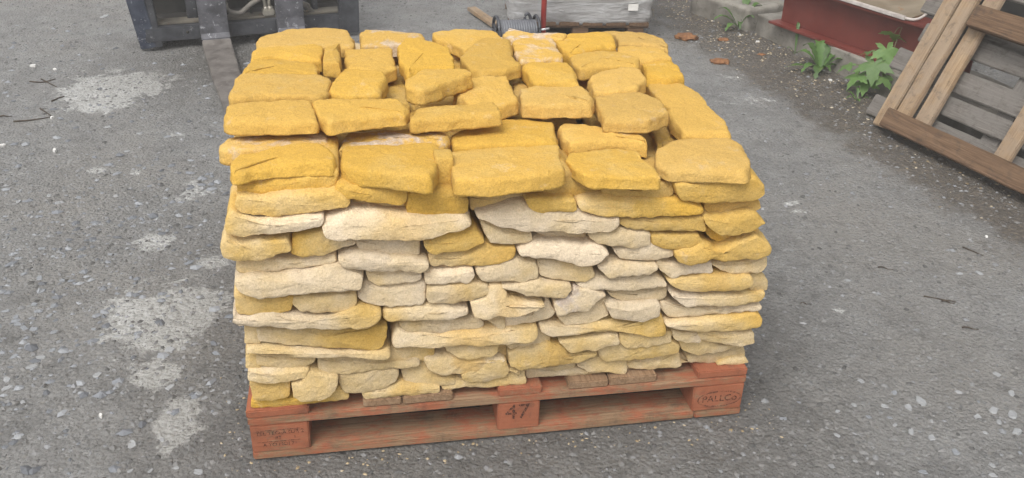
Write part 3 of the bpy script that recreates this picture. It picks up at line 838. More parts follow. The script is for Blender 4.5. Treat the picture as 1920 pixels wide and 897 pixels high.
# --- the top: outline of the upper face in the photograph, height above the front row, thickness, tone, crust
TOP = [
 # front row
 (1,[(430,308),(445,288),(507,278),(538,271),(596,267),(614,276),(632,296),(622,307),(556,308),(474,317),(433,325)],0,.042,'T',0),
 (1,[(636,303),(647,273),(700,268),(750,265),(815,266),(828,277),(820,300),(808,335),(760,330),(695,322),(650,316),(637,310)],0,.046,'T',0),
 (1,[(838,285),(847,278),(949,272),(1049,269),(1060,320),(1011,331),(922,341),(850,337)],0,.048,'T',0),
 (1,[(1058,300),(1066,286),(1167,275),(1195,278),(1215,300),(1240,330),(1190,333),(1110,330),(1085,322)],.002,.042,'G',0),
 (1,[(1230,283),(1250,265),(1275,257),(1373,256),(1391,266),(1411,312),(1405,322),(1328,318),(1250,317),(1229,306)],.006,.042,'T',0),
 # second row
 (2,[(409,271),(425,260),(465,258),(500,241),(596,238),(612,247),(618,264),(596,269),(507,279),(445,281),(413,277)],-.009,.045,'G',.55),
 (2,[(632,285),(652,247),(768,240),(837,251),(844,258),(838,268),(700,271),(638,284)],-.008,.045,'G',.9),
 (2,[(846,252),(880,240),(945,222),(985,221),(1038,227),(1047,254),(1046,268),(945,272),(850,276)],-.002,.045,'T',0),
 (2,[(1049,238),(1055,229),(1096,231),(1163,241),(1200,252),(1218,270),(1190,266),(1123,268),(1068,271),(1055,255)],.002,.045,'T',0),
 (2,[(1224,251),(1257,251),(1285,262),(1232,275)],-.035,.03,'g',0),
 # third row, lying on the second
 (3,[(421,222),(428,194),(478,187),(583,185),(592,205),(596,228),(534,230),(471,230),(425,229)],.036,.036,'T',0),
 (3,[(584,190),(600,185),(746,183),(767,202),(763,213),(700,217),(650,226),(615,232),(592,215)],.046,.036,'T',0),
 (3,[(770,220),(778,198),(850,196),(926,191),(941,214),(828,222),(775,224)],.042,.038,'T',0),
 (3,[(974,178),(976,165),(1011,160),(1096,161),(1113,180),(1112,193),(1034,195),(980,194)],.045,.042,'T',0),
 (3,[(1114,178),(1150,173),(1195,169),(1237,187),(1255,212),(1217,225),(1150,223),(1133,222),(1122,200)],.044,.042,'T',0),
 # fourth row
 (4,[(428,176),(440,150),(456,140),(600,138),(623,145),(618,169),(600,178),(489,178),(430,184)],.040,.04,'T',0),
 (4,[(632,138),(645,127),(715,132),(726,149),(712,176),(650,178),(616,170)],.045,.04,'T',0),
 (4,[(728,149),(757,149),(770,195),(712,190)],-.004,.04,'g',0),
 (4,[(761,145),(795,126),(873,127),(886,136),(839,152),(815,163),(793,170),(777,169),(758,163)],.070,.045,'T',0),
 (4,[(846,172),(875,150),(906,144),(952,141),(960,160),(973,186),(938,197),(880,194)],.034,.042,'T',0),
 (4,[(979,122),(994,116),(1060,115),(1078,129),(1088,154),(1003,157)],.044,.045,'G',0),
 (4,[(960,156),(982,147),(1000,158),(985,178),(965,176)],-.004,.04,'G',0),
 (4,[(1103,142),(1123,130),(1167,124),(1199,129),(1212,150),(1190,168),(1156,174),(1114,171)],.048,.04,'T',0),
 (4,[(1210,150),(1244,149),(1284,156),(1312,172),(1335,203),(1360,228),(1372,252),(1285,253),(1257,228),(1254,205),(1235,185)],.012,.04,'T',0),
 # fifth row
 (5,[(455,131),(467,116),(482,109),(556,113),(592,116),(597,125),(596,137),(453,139)],.042,.04,'T',0),
 (5,[(608,86),(638,79),(632,93),(638,107),(638,121),(604,118)],.062,.045,'T',0),
 (5,[(645,93),(735,87),(744,127),(720,136),(650,130)],.044,.04,'T',0),
 (5,[(746,87),(759,71),(784,71),(844,85),(853,124),(795,127),(764,134),(748,114)],.052,.042,'T',0),
 (5,[(862,105),(880,84),(905,71),(955,74),(963,105),(977,121),(950,130),(900,132),(880,126)],.048,.04,'T',0),
 (5,[(960,74),(989,67),(1038,71),(1049,96),(1056,111),(978,117),(967,105)],.044,.042,'T',.5),
 (5,[(1068,100),(1105,92),(1155,95),(1200,110),(1196,125),(1130,123),(1087,128),(1072,115)],.042,.04,'T',0),
 (5,[(1200,116),(1257,108),(1270,122),(1284,141),(1250,146),(1212,143)],.030,.038,'T',0),
 # back rows
 (6,[(470,96),(480,88),(596,82),(607,87),(604,112),(516,108),(470,112)],.040,.04,'T',0),
 (6,[(1156,88),(1212,85),(1240,90),(1257,107),(1200,116),(1158,108)],.036,.038,'T',0),
 (7,[(480,74),(496,62),(545,52),(612,51),(652,57),(665,72),(664,88),(641,88),(594,87),(505,89),(479,90)],.042,.04,'T',0),
 (7,[(676,63),(683,54),(757,57),(793,61),(797,72),(750,86),(673,88)],.036,.04,'T',.7),
 (7,[(810,62),(851,55),(926,58),(940,69),(945,90),(870,92),(848,80),(815,73)],.038,.04,'T',0),
 (7,[(942,63),(953,50),(967,54),(989,62),(1034,67),(1063,64),(1056,74),(1011,72),(960,76)],.040,.04,'G',.8),
 (7,[(1040,74),(1069,61),(1123,57),(1150,63),(1156,84),(1105,92),(1069,103),(1052,93)],.044,.042,'T',0),
 (7,[(1127,58),(1199,58),(1235,67),(1253,80),(1255,92),(1212,84),(1161,83),(1152,66)],.036,.038,'T',0),
]
top_objs = []
for i, (rowi, poly, dz, th, tone, crust) in enumerate(TOP):
    um = sum(front_uv(x, y, 0)[0] for x, y in poly) / len(poly)
    z = z1(0.55) + dz
    for _ in range(4):
        uv = [top_uv(x, y, z) for x, y in poly]
        um = sum(u for u, _ in uv) / len(uv)
        z = z1(um) + dz
    th = (0.026, 0.036, 0.037, 0.030, 0.030)[i] if rowi == 1 else th - 0.006
    vs, fs = stone_geometry(uv, th, 500 + i, rough=1.1, chip_max=0.013, dome=0.003, front_bias=Vector((0, -1)))
    ym = sum(y for _, y in uv) / len(uv)
    rt = random.Random(40 + i); ta, tb = rt.uniform(-.03, .03), rt.uniform(-.035, .02)
    pv = [Vector((v.x, v.y, z + v.z + ta * (v.x - um) + tb * (v.y - ym))) for v in vs]
    ob = add_stone(pv, fs, tone, 0.0, crust, 0.0)
    top_objs.append((ob, rowi, um, ym, crust, tone))

# --- stones behind: side faces, back face and the layer under the top, seen through gaps or from the side
POOL = []
for k in range(8):
    r = random.Random(7000 + k)
    w, h = 0.26, 0.056
    pts = [(-w / 2 + r.uniform(0, .02), h), (0, h + r.uniform(-.003, .003)), (w / 2 - r.uniform(0, .02), h), (w / 2, h / 2), (w / 2 - r.uniform(0, .02), 0.0), (0, r.uniform(-.002, .002)), (-w / 2 + r.uniform(0, .02), 0.0), (-w / 2, h / 2)]
    vs, fs = stone_geometry(pts, 0.17, 7100 + k, M=60, chip_max=0.012, dome=0.003, upright=True)
    me = mesh_from("walling_stone", [Vector((v.x, -v.z - 0.085, v.y)) for v in vs], [f[::-1] for f in fs], True)
    me.materials.append(M_STONE)
    POOL.append(me)
rb = random.Random(77)
def back_stone(u, y, z, rz, sx, sy, sz, tone, label, group):
    o = obj("walling_stone", rb.choice(POOL), None, None, PW(u, y, z), (0, 0, YAW + rz))
    o.scale = (sx, sy, sz)
    o.color = (TONE[tone], 0.5, 0, 0)
    tag(o, label, "stone", group)
NC = 10
for k in range(NC):
    for side in (0, 1):
        top = 0.700 - (0.05 if side else 0.0)
        ch = (top - DECK) / NC
        z = DECK + 0.002 + ch * k
        y = 0.16 + rb.uniform(0, .05)
        nb = 0
        while y < 0.93:
            L = min(rb.uniform(0.17, 0.30), 0.99 - y)
            if L > 0.06:
                tone = rb.choice('YYyK') if k < 7 else rb.choice('gGG')
                u = 0.105 if side == 0 else 1.095
                u += rb.uniform(-.012, .012)
                back_stone(u, y + L / 2, z, math.pi / 2 if side else -math.pi / 2, (L - .006) / 0.27, 1.0, ch / 0.0575, tone,
                           "%s stone, %s course of the flank over the %s, %s behind the corner" % (WORD[tone], ORD[k], "oval-stamped block" if side else "lettered block", ("first", "second", "third", "fourth", "fifth", "sixth")[nb]),
                           "stones in the flanks of the stack")
                nb += 1
            y += L
    ch = (0.70 - DECK) / NC
    u, nb = 0.20, 0
    while u < 1.0:
        tone = rb.choice('Yyg')
        L = min(rb.uniform(0.18, 0.30), 1.0 - u)
        if L > 0.07:
            back_stone(u + L / 2, 0.895 + rb.uniform(-.012, .012), DECK + 0.002 + ch * k, math.pi, (L - .006) / 0.27, 1.0, ch / 0.0575, tone,
                       "%s stone, %s course of the rear face, %s from the lettered-block side" % (WORD[tone], ORD[k], ("first", "second", "third", "fourth", "fifth", "sixth")[nb]), "stones in the rear face of the stack")
            nb += 1
        u += L
for iu in range(4):
    for iy in range(4):
        u, y = 0.255 + iu * 0.235, 0.215 + iy * 0.165
        zt = z1(u) - 0.052 + (0.028 if y > 0.3 else -0.004)
        back_stone(u + rb.uniform(-.02, .02), y + 0.06, zt - 0.056, rb.uniform(-.15, .15), 0.86, 0.92, 1.0, 'g',
                   "ochre stone under the top layer, %s row back, %s from the lettered-block side" % (("first", "second", "third", "fourth")[iy], ("first", "second", "third", "fourth")[iu]), "stones under the top layer")

# --- labels that tell the stones apart
bands = {}
for rec in front_objs:
    k = min(int((rec[2] - DECK) / 0.0525), 11)
    bands.setdefault(max(k, 0), []).append(rec)
for k, recs in bands.items():
    recs.sort(key=lambda r: -r[1])
    for j, (ob, um, zm, w, h, tone, crust, spot, grad) in enumerate(recs):
        size = "long" if w > 0.22 else "small" if w < 0.085 else "short" if w < 0.125 else "medium"
        c = WORD[tone]
        if crust > 0.8: c = "grey-crusted cream"
        elif spot >= 0.5: c = "gold-blotched " + c
        elif abs(grad) >= 0.5: c = "two-tone " + c
        tag(ob, "%s %s stone, %s course above the pallet, %s from the oval-stamped corner" % (size, c, ORD[k], "first" if j == 0 else ORD[j]), "stone", "stones in the front face of the stack")
rows = {}
for rec in top_objs: rows.setdefault(rec[1], []).append(rec)
rname = {1: "front row of the top layer", 2: "second row of the top layer", 3: "third row of the top layer", 4: "fourth row of the top layer", 5: "fifth row of the top layer", 6: "last row but one on top", 7: "rearmost row of the top layer"}
for k, recs in rows.items():
    recs.sort(key=lambda r: -r[2])
    for j, (ob, rowi, um, ym, crust, tone) in enumerate(recs):
        c = "pale-crusted golden stone" if crust > 0.4 else "golden stone"
        tag(ob, "%s, %s from oval-stamp side, %s" % (c, "first" if j == 0 else ORD[j], rname[k]), "stone", "stones in the top layer of the stack")

# ------------------------------------------------------------------ lifting carriage of a machine, with two forks
def build_machine():
    yaw = math.radians(21.0)
    root = empty("forklift_carriage", (-1.93, 4.72, 0.0), yaw)
    tag(root, "blue and dark steel fork carriage of a loader behind the stack", "forklift")
    def part(name, sx, sy, sz, loc, mat, rot=(0, 0, 0), parent=root, bev=0.005, label=None):
        o = obj(name, box_mesh(name, sx, sy, sz, bev), mat, parent, loc, rot)
        if label: o["label"] = label
        return o
    part("side_plate", 0.085, 0.035, 1.0, (-0.045, 0.0, 0.51), M_BLUE, (math.radians(4), math.radians(-7), 0), label="blue painted side plate with scratches")
    part("side_plate", 0.035, 0.16, 1.0, (0.030, 0.09, 0.515), M_STEEL, (0, math.radians(-4), 0))
    part("side_plate", 0.11, 0.05, 1.0, (1.085, 0.02, 0.52), M_STEEL, (0, math.radians(2), 0))
    part("cross_bar", 1.05, 0.045, 0.075, (0.53, 0.03, 0.085), M_STEEL)
    part("bar_ledge", 1.03, 0.10, 0.012, (0.53, 0.10, 0.128), M_BAR)
    part("cross_bar", 1.05, 0.05, 0.09, (0.53, 0.03, 0.70), M_BAR)
    part("back_panel", 1.10, 0.02, 0.95, (0.53, 0.34, 0.50), M_DARK)
    part("floor_panel", 1.06, 0.24, 0.015, (0.53, 0.22, 0.105), M_DARK)
    part("mast_rail", 0.055, 0.10, 1.5, (0.255, 0.16, 0.86), M_STEEL)
    part("mast_rail", 0.055, 0.10, 1.5, (0.835, 0.16, 0.86), M_STEEL)
    part("mast_rail", 0.03, 0.06, 1.5, (0.905, 0.14, 0.86), M_STEEL)
    part("cylinder_bracket", 0.012, 0.10, 0.13, (0.40, 0.12, 0.20), M_DARK)
    part("cylinder_bracket", 0.012, 0.10, 0.13, (0.56, 0.16, 0.20), M_DARK)
    # forks: upright shank, curved heel, tine running forward on the ground
    for (x, m2) in ((0.35, M_RUSTY), (0.745, M_RUSTY)):
        fk = None
        wid, th = 0.145, 0.045
        path = [(-0.035, 0.95), (-0.035, 0.62), (-0.035, 0.30), (-0.036, 0.14), (-0.045, 0.085), (-0.075, 0.05), (-0.13, 0.032), (-0.22, 0.027), (-0.60, 0.022), (-1.05, 0.016)]
        thk = [th, th, th, th, th, th * 0.95, th * 0.9, th * 0.85, 0.032, 0.014]
        def sweep(idx, name, mat, parent):
            verts, faces = [], []
            for q, i in enumerate(idx):
                y, z = path[i]
                a = Vector(path[max(i - 1, 0)]); b = Vector(path[min(i + 1, len(path) - 1)])
                t = (b - a).normalized()
                nrm = Vector((-t.y, t.x))          # towards inside
                h = thk[i] / 2
                wq = wid * (1.0 if i < 8 else 0.92 if i == 8 else 0.7)
                for sx in (-1, 1):
                    for sn in (-1, 1):
                        verts.append((x + sx * wq / 2 - 0.02 * (i - 6 if i > 6 else 0) * 0, y + nrm.x * h * sn, z + nrm.y * h * sn))
            for q in range(len(idx) - 1):
                a, b = 4 * q, 4 * (q + 1)
                for (p, r) in ((0, 1), (1, 3), (3, 2), (2, 0)):
                    faces.append((a + p, a + r, b + r, b + p))
            faces.append((0, 2, 3, 1))
            e = 4 * (len(idx) - 1)
            faces.append((e, e + 1, e + 3, e + 2))
            bm = bmesh.new()
            bm.from_mesh(mesh_from("tmp", verts, faces))
            es = [ed for ed in bm.edges if len(ed.link_faces) == 2 and ed.calc_face_angle(0) > 0.9]
            bmesh.ops.bevel(bm, geom=es, offset=0.004, segments=2, affect='EDGES', clamp_overlap=True)
            return obj(name, bm_mesh(bm, name), mat, parent)
        sh = sweep(range(0, 6), "fork", M_FORK, root)
        tn = sweep(range(5, 10), "fork_tine", m2, sh)
    # hydraulic hoses and their fittings
    def hose(pts, r=0.016):
        return obj("hydraulic_hose", tube_mesh("hydraulic_hose", bez(pts, 32), r, 12), M_HOSE, root)
    h1 = hose([(0.60, 0.06, 0.305), (0.50, 0.05, 0.30), (0.435, 0.03, 0.25), (0.43, 0.02, 0.19), (0.49, 0.03, 0.165), (0.555, 0.04, 0.205), (0.605, 0.06, 0.225)], 0.013)
    h2 = hose([(0.665, 0.06, 0.232), (0.72, 0.055, 0.24), (0.78, 0.05, 0.22), (0.86, 0.06, 0.16), (0.90, 0.08, 0.10)], 0.013)
    def elbow(pts, r, parent):
        return obj("elbow_fitting", tube_mesh("elbow_fitting", bez(pts, 12), r, 10), M_FITTING, parent)
    e1 = elbow([(0.585, 0.05, 0.218), (0.612, 0.062, 0.228), (0.628, 0.068, 0.215), (0.632, 0.07, 0.185), (0.635, 0.07, 0.15)], 0.0095, h1)
    e2 = elbow([(0.69, 0.058, 0.237), (0.668, 0.066, 0.235), (0.656, 0.07, 0.215), (0.654, 0.07, 0.185), (0.655, 0.07, 0.15)], 0.0095, h2)
    for x in (0.634, 0.655):
        pass
    for (x, p) in ((0.6335, e1), (0.657, e2)):
        obj("hex_nut", tube_mesh("hex_nut", [(x, 0.07, 0.155), (x, 0.07, 0.180)], 0.0145, 6), M_FITTING, h1 if p is e1 else h2)
    part("valve_block", 0.062, 0.05, 0.034, (0.645, 0.07, 0.151), M_FITTING)
    obj("hose_ferrule", tube_mesh("hose_ferrule", [(0.50, 0.05, 0.300), (0.545, 0.055, 0.305)], 0.016, 12), M_FITTING, h1)
    obj("hose_ferrule", tube_mesh("hose_ferrule", [(0.70, 0.057, 0.239), (0.735, 0.054, 0.237)], 0.016, 12), M_FITTING, h2)
    # ring pin by the second fork
    vs = [(0.845 + 0.022 * math.cos(t), 0.05, 0.165 + 0.022 * math.sin(t)) for t in [2 * math.pi * k / 20 for k in range(21)]]
    obj("lock_pin", tube_mesh("lock_pin", vs, 0.006, 8), M_BAR, root)
    obj("bolt_head", tube_mesh("bolt_head", [(0.415, 0.03, 0.17), (0.415, 0.06, 0.17)], 0.018, 12), M_DARK, root)
    obj("bolt_hole", tube_mesh("bolt_hole", [(0.215, 0.004, 0.09), (0.215, 0.02, 0.09)], 0.008, 10), M_DARK, root)
build_machine()

# ------------------------------------------------------------------ wrapped goods on a pallet, strapping reel, plank
def build_wrapped():
    root = empty("pallet", (0.325, 5.50, 0), math.radians(4))
    tag(root, "brown wooden pallet under the film-wrapped load", "pallet")
    for x in (-0.31, 0.0, 0.31):
        for y in (-0.34, 0.0, 0.34):
            obj("block", box_mesh("block", 0.09, 0.10, 0.06, 0.003), M_BROWNWOOD, root, (x, y, 0.045))
    for y in (-0.34, 0.0, 0.34):
        obj("base_board", box_mesh("base_board", 0.76, 0.09, 0.014, 0.002), M_BROWNWOOD, root, (0, y, 0.007))
        obj("stringer_board", box_mesh("stringer_board", 0.76, 0.09, 0.014, 0.002), M_BROWNWOOD, root, (0, y, 0.0825))
    for k in range(6):
        obj("deck_board", box_mesh("deck_board", 0.80, 0.11, 0.02, 0.002), M_BROWNWOOD, root, (-0.325 + k * 0.13, 0, 0.099), (0, 0, math.pi / 2))
    # film-wrapped load: a softly bulging block, film tucked in at the foot
    bm = bmesh.new()
    bmesh.ops.create_cube(bm, size=1.0)
    bmesh.ops.subdivide_edges(bm, edges=bm.edges, cuts=34, use_grid_fill=True)
    for v in bm.verts:
        c = v.co.copy()
        q = Vector((c.x * 0.80, c.y * 0.80, c.z * 0.72))
        # rounded corners
        hx, hy, hz, r = 0.40, 0.40, 0.36, 0.05
        inner = Vector((max(-hx + r, min(hx - r, q.x)), max(-hy + r, min(hy - r, q.y)), max(-hz + r, min(hz - r, q.z))))
        d = q - inner
        if d.length > 1e-6: q = inner + d.normalized() * r
        t = (c.z + 0.5)
        n = noise.noise(Vector((q.x * 5, q.y * 5, q.z * 22))) * 0.010 + noise.ridged_multi_fractal(Vector((q.x * 3 + q.z * 6, q.y * 3, q.z * 14)), 0.9, 2, 3, 0.9, 2) * 0.005
        dirn = Vector((q.x, q.y, 0)).normalized()
        q += dirn * (n - 0.03 * max(0, 0.2 - t))
        v.co = q
    ld = obj("wrapped_load", bm_mesh(bm, "wrapped_load", True), M_WRAP, None, PWR(root, (0.0, 0.0, 0.110 + 0.36 - 0.030)), (0, 0, math.radians(4)))
    tag(ld, "load wrapped in wrinkled white stretch film on a brown pallet", "wrapped load")
    m = simple_mat("white_label", (0.66, 0.64, 0.60), (0.78, 0.76, 0.72), 25.0, 0.6)
    obj("paper_label", box_mesh("paper_label", 0.055, 0.004, 0.035, 0.0), m, ld, (0.28, -0.418, -0.24))
def PWR(root, p):
    return Matrix.Translation(root.location) @ Matrix.Rotation(root.rotation_euler.z, 4, 'Z') @ Vector(p)
build_wrapped()

def build_reel():
    root = empty("strapping_reel", (-0.005, 4.93, 0.0), math.radians(14))
    tag(root, "grey reel of strapping on a stand with red upright handle", "reel")
    def disc(x, r, th, mat, name, parent=root):
        return obj(name, tube_mesh(name, [(x - th / 2, 0, 0.10), (x + th / 2, 0, 0.10)], r, 40), mat, parent)
    # wound core with the strap turns showing
    pts, rad = [], []
    n = 60
    for k in range(n):
        pts.append((-0.095 + 0.20 * k / (n - 1), 0, 0.10))
        rad.append(0.062 + (0.0035 if (k // 2) % 2 else 0.0) - 0.006 * (k / n))
    dr = obj("strap_coil", tube_mesh("strap_coil", pts, rad, 36), M_REEL, root)
    # left rim is a ring with a hub and spokes
    ring = [(-0.108, 0.082 * math.cos(t), 0.10 + 0.082 * math.sin(t)) for t in [2 * math.pi * k / 40 for k in range(41)]]
    obj("reel_rim", tube_mesh("reel_rim", ring, 0.009, 8), M_STEEL, root)
    for k in range(4):
        a = k * math.pi / 2 + 0.4
        obj("spoke", tube_mesh("spoke", [(-0.108, 0, 0.10), (-0.108, 0.08 * math.cos(a), 0.10 + 0.08 * math.sin(a))], 0.006, 8), M_STEEL, root)
    ring = [(0.112, 0.078 * math.cos(t), 0.10 + 0.078 * math.sin(t)) for t in [2 * math.pi * k / 40 for k in range(41)]]
    obj("reel_rim", tube_mesh("reel_rim", ring, 0.008, 8), M_STEEL, root)
    # bracket: an upside-down V of flat bar
    obj("bracket", tube_mesh("bracket", bez([(0.05, 0.02, 0.10), (0.055, 0.03, 0.165), (0.068, 0.03, 0.185), (0.084, 0.03, 0.165), (0.092, 0.02, 0.10)], 16), 0.0085, 8), M_STEEL, root)
    obj("axle", tube_mesh("axle", [(-0.12, 0, 0.10), (0.16, 0, 0.10)], 0.010, 12), M_STEEL, root)
    obj("handle", tube_mesh("handle", [(0.148, -0.01, 0.012), (0.146, -0.01, 0.5), (0.140, -0.01, 1.0)], 0.0145, 16), M_REDPOLE, root)
    for z in (0.075, 0.11):
        obj("bolt", tube_mesh("bolt", [(0.118, -0.03, z), (0.176, -0.03, z + 0.006)], 0.006, 8), M_BOLT, root)
    for s in (-1, 1):
        obj("stand_leg", tube_mesh("stand_leg", [(0.02, s * 0.10, 0.010), (0.02, 0, 0.10)], 0.009, 8), M_STEEL, root)
    obj("base_bar", box_mesh("base_bar", 0.30, 0.22, 0.012, 0.003), M_STEEL, root, (0.02, 0, 0.008))
build_reel()
a, b = on_z(884, 21), on_z(930, 53)
d = (b - a)
o = obj("plank", box_mesh("plank", d.length, 0.055, 0.022, 0.002, 0.002, 4, 6), M_TANWOOD, None, (a + b) / 2 + Vector((0, 0, 0.016)), (0, 0, math.atan2(d.y, d.x)))
tag(o, "brown offcut plank lying on the ground beside the reel", "plank")

# ------------------------------------------------------------------ footing, red steel beam, sheet
FA, FB = on_z(1415, 62), on_z(1592, 146)
FD = (FB - FA).normalized()
FN = Vector((-FD.y, FD.x, 0))
if FN.x < 0: FN = -FN                             # away from the yard
def frame_obj(name, me, mat, parent, origin, along, nrm):
    m = Matrix((along, nrm, Vector((0, 0, 1)))).transposed().to_4x4()
    m.translation = origin
    o = obj(name, me, mat, parent)
    o.matrix_world = m
    return o
def rough_block(name, L, D, Hh, seed, cuts=14):
    bm = bmesh.new()
    bmesh.ops.create_cube(bm, size=1.0)
    bmesh.ops.subdivide_edges(bm, edges=bm.edges, cuts=cuts, use_grid_fill=True)
    for v in bm.verts:
        q = Vector((v.co.x * L, v.co.y * D, v.co.z * Hh))
        n = noise.noise_vector(q * 6 + Vector((seed, 0, 0))) * 0.010 + noise.noise_vector(q * 24 + Vector((seed, 3, 0))) * 0.004
        e = sum(1 for t in v.co if abs(t) > 0.499)
        v.co = q + n - (q.normalized() * 0.008 if e > 1 else Vector())
    return bm_mesh(bm, name, True)
Lf = (FB - FA).length
f2 = frame_obj("concrete_footing", rough_block("concrete_footing", Lf + 2.4, 0.42, 0.22, 3.0, 26), M_CONC, None, FA + FD * ((Lf + 2.4) / 2) + FN * 0.21 + Vector((0, 0, 0.005)), FD, FN)
tag(f2, "long rough concrete footing under the red steel beam", "footing")
f1a, f1b = on_z(1292, 22), on_z(1398, 58)
d1 = (f1b - f1a); L1 = d1.length; d1.normalize()
n1 = Vector((-d1.y, d1.x, 0));  n1 = n1 if n1.x > 0 else -n1
f1 = frame_obj("concrete_footing", rough_block("concrete_footing", L1, 0.34, 0.24, 9.0, 14), M_CONC, None, f1a + d1 * (L1 / 2) + n1 * 0.17 + Vector((0, 0, 0.005)), d1, n1)
tag(f1, "short concrete footing block beyond the weed, apart from the beam", "footing")
# steel beam: bottom flange, web, top flange
zb = 0.112
Ba, Bb = on_z(1440, 41, zb + 0.008), on_z(1628, 110, zb + 0.008)
BD = (Bb - Ba).normalized(); BN = Vector((-BD.y, BD.x, 0)); BN = BN if BN.x > 0 else -BN
BL = 1.25
beam = empty("steel_beam", Ba, 0.0)
tag(beam, "red oxide painted steel beam lying on the concrete footing", "steel beam")
bm_rot = Matrix((BD, BN, Vector((0, 0, 1)))).transposed().to_euler()
beam.rotation_euler = bm_rot
beam.location = Ba
HB = 0.225
obj("flange", box_mesh("flange", BL, 0.15, 0.014, 0.003), M_REDSTEEL, beam, (BL / 2, 0.075, 0.0))
obj("web", box_mesh("web", BL - 0.03, 0.012, HB - 0.014, 0.002), M_REDSTEEL, beam, (BL / 2 + 0.015, 0.072, HB / 2))
obj("flange", box_mesh("flange", BL, 0.15, 0.014, 0.003), M_REDSTEEL, beam, (BL / 2, 0.075, HB))
# stained sheet resting on the beam, pale bent edge
sh = empty("sheet_panel", Ba + Vector((0, 0, 0)))
sh.rotation_euler = bm_rot
tag(sh, "brown stained sheet panel with pale folded edge on the red beam", "panel")
obj("sheet", box_mesh("sheet", 0.80, 0.70, 0.012, 0.002), M_SHEET, sh, (0.50, 0.36, HB + 0.055), (math.radians(8), 0, 0))
obj("folded_edge", box_mesh("folded_edge", 0.80, 0.014, 0.020, 0.003), M_EDGE, sh, (0.50, 0.0, HB + 0.018))
obj("folded_edge", tube_mesh("folded_edge", bez([(0.90, 0.0, HB + 0.018), (0.935, 0.02, HB + 0.018), (0.945, 0.06, HB + 0.03), (0.94, 0.12, HB + 0.06)], 12), 0.007, 8), M_EDGE, sh)
# dark post and rail behind
po = empty("steel_post", on_z(1425, 20) + FN * 0.30)
tag(po, "dark steel post standing on the footing at the beam end", "post")
obj("post", box_mesh("post", 0.10, 0.10, 1.2, 0.004), M_DARK, po, (0, 0, 0.71))
obj("foot_plate", box_mesh("foot_plate", 0.17, 0.17, 0.012, 0.003), M_DARK, po, (0, 0, 0.118))
wall = frame_obj("shed_wall", box_mesh("shed_wall", 5.0, 0.06, 2.4, 0.004), M_DARK, None, Ba + BD * 1.6 + BN * 1.0 + Vector((0, 0, 1.2)), BD, BN)
tag(wall, "dark shed wall standing behind the beam and the leaning pallets", "wall")

# ------------------------------------------------------------------ pallets leaning by the footing
LB0, LB1 = on_z(1650, 238), on_z(1920, 368)
LB = (LB1 - LB0).normalized()
LP = Vector((-LB.y, LB.x, 0)); LP = LP if LP.x > 0 else -LP
AL = math.radians(28)
LU = Vector((0, 0, math.cos(AL))) + LP * math.sin(AL)
LNr = LB.cross(LU); LNr = LNr if LNr.x < 0 else -LNr       # towards the yard
rotL = Matrix((LB, LU, LNr)).transposed()
if rotL.determinant() < 0:
    print("frame is left-handed")
def lean_px(x, y, off):
    p = on_plane(x, y, LB0 + LNr * off, LNr) - LB0
    return p.dot(LB), p.dot(LU)
def lean_root(name, label):
    r = empty(name, LB0)
    tag(r, label, "pallet")
    return r
def lean_board(root, name, s0, t0, s1, t1, wid, th, off, mat, seed=1):
    """board between two points of the leaning plane (s along the foot, t up the slope), its middle `off` out from the plane"""
    a = LB0 + LB * s0 + LU * t0 + LNr * off; b = LB0 + LB * s1 + LU * t1 + LNr * off
    d = (b - a); L = d.length; d.normalize()
    side = LNr.cross(d).normalized()
    me = box_mesh(name, L, wid, th, 0.004, 0.003, seed, 10)
    o = obj(name, me, mat, None)
    m = Matrix((d, side, LNr)).transposed().to_4x4()
    m.translation = (a + b) / 2
    o.parent = root
    o.matrix_world = m
    o.matrix_parent_inverse = Matrix.Identity(4)
    o.matrix_basis = Matrix.Translation(-LB0) @ m
    return o
gp = lean_root("pallet", "grey weathered pallet leaning behind the brown timbers")
t = 0.012
for k, wd in enumerate((0.095, 0.085, 0.095, 0.085, 0.10, 0.09, 0.095, 0.09)):
    x0 = (-0.16, -0.08, -0.175, -0.12, -0.19, -0.15, -0.17, -0.16)[k]
    lean_board(gp, "slat", x0, t + wd / 2 + 0.02, 1.05, t + wd / 2 + 0.02, wd, 0.019, -0.055 + 0.004 * (k % 3), M_GREYWOOD, 3 + k)
    t += wd + (0.028, 0.018, 0.055, 0.035, 0.05, 0.04, 0.05, 0.04)[k]
for s in (-0.04, 0.46, 0.96):
    lean_board(gp, "bearer", s, 0.0, s, 1.08, 0.09, 0.09, -0.112, M_GREYWOOD, 20 + s)
for k, tt in enumerate((0.06, 0.50, 0.95)):
    lean_board(gp, "slat", -0.15, tt, 1.05, tt, 0.10, 0.019, -0.168, M_GREYWOOD, 40 + k)
bp = lean_root("pallet", "brown timber pallet frame leaning in front of the grey slats")
lean_board(bp, "upright", 0.008, 0.0, -0.022, 1.05, 0.075, 0.028, 0.012, M_TANWOOD, 51)
lean_board(bp, "upright", 0.105, 0.01, 0.075, 1.05, 0.072, 0.028, 0.030, M_TANWOOD, 52)
lean_board(bp, "upright", 0.190, 0.05, 0.150, 1.05, 0.080, 0.024, 0.002, M_TANWOOD, 53)
lean_board(bp, "upright", 0.600, 0.05, 0.575, 1.05, 0.075, 0.026, 0.004, M_TANWOOD, 54)
lean_board(bp, "bottom_rail", 0.055, 0.045, 1.10, 0.045, 0.085, 0.060, 0.056, M_BROWNWOOD, 55)
lean_board(bp, "cross_rail", 0.150, 0.560, 1.10, 0.560, 0.095, 0.045, 0.042, M_BROWNWOOD, 56)

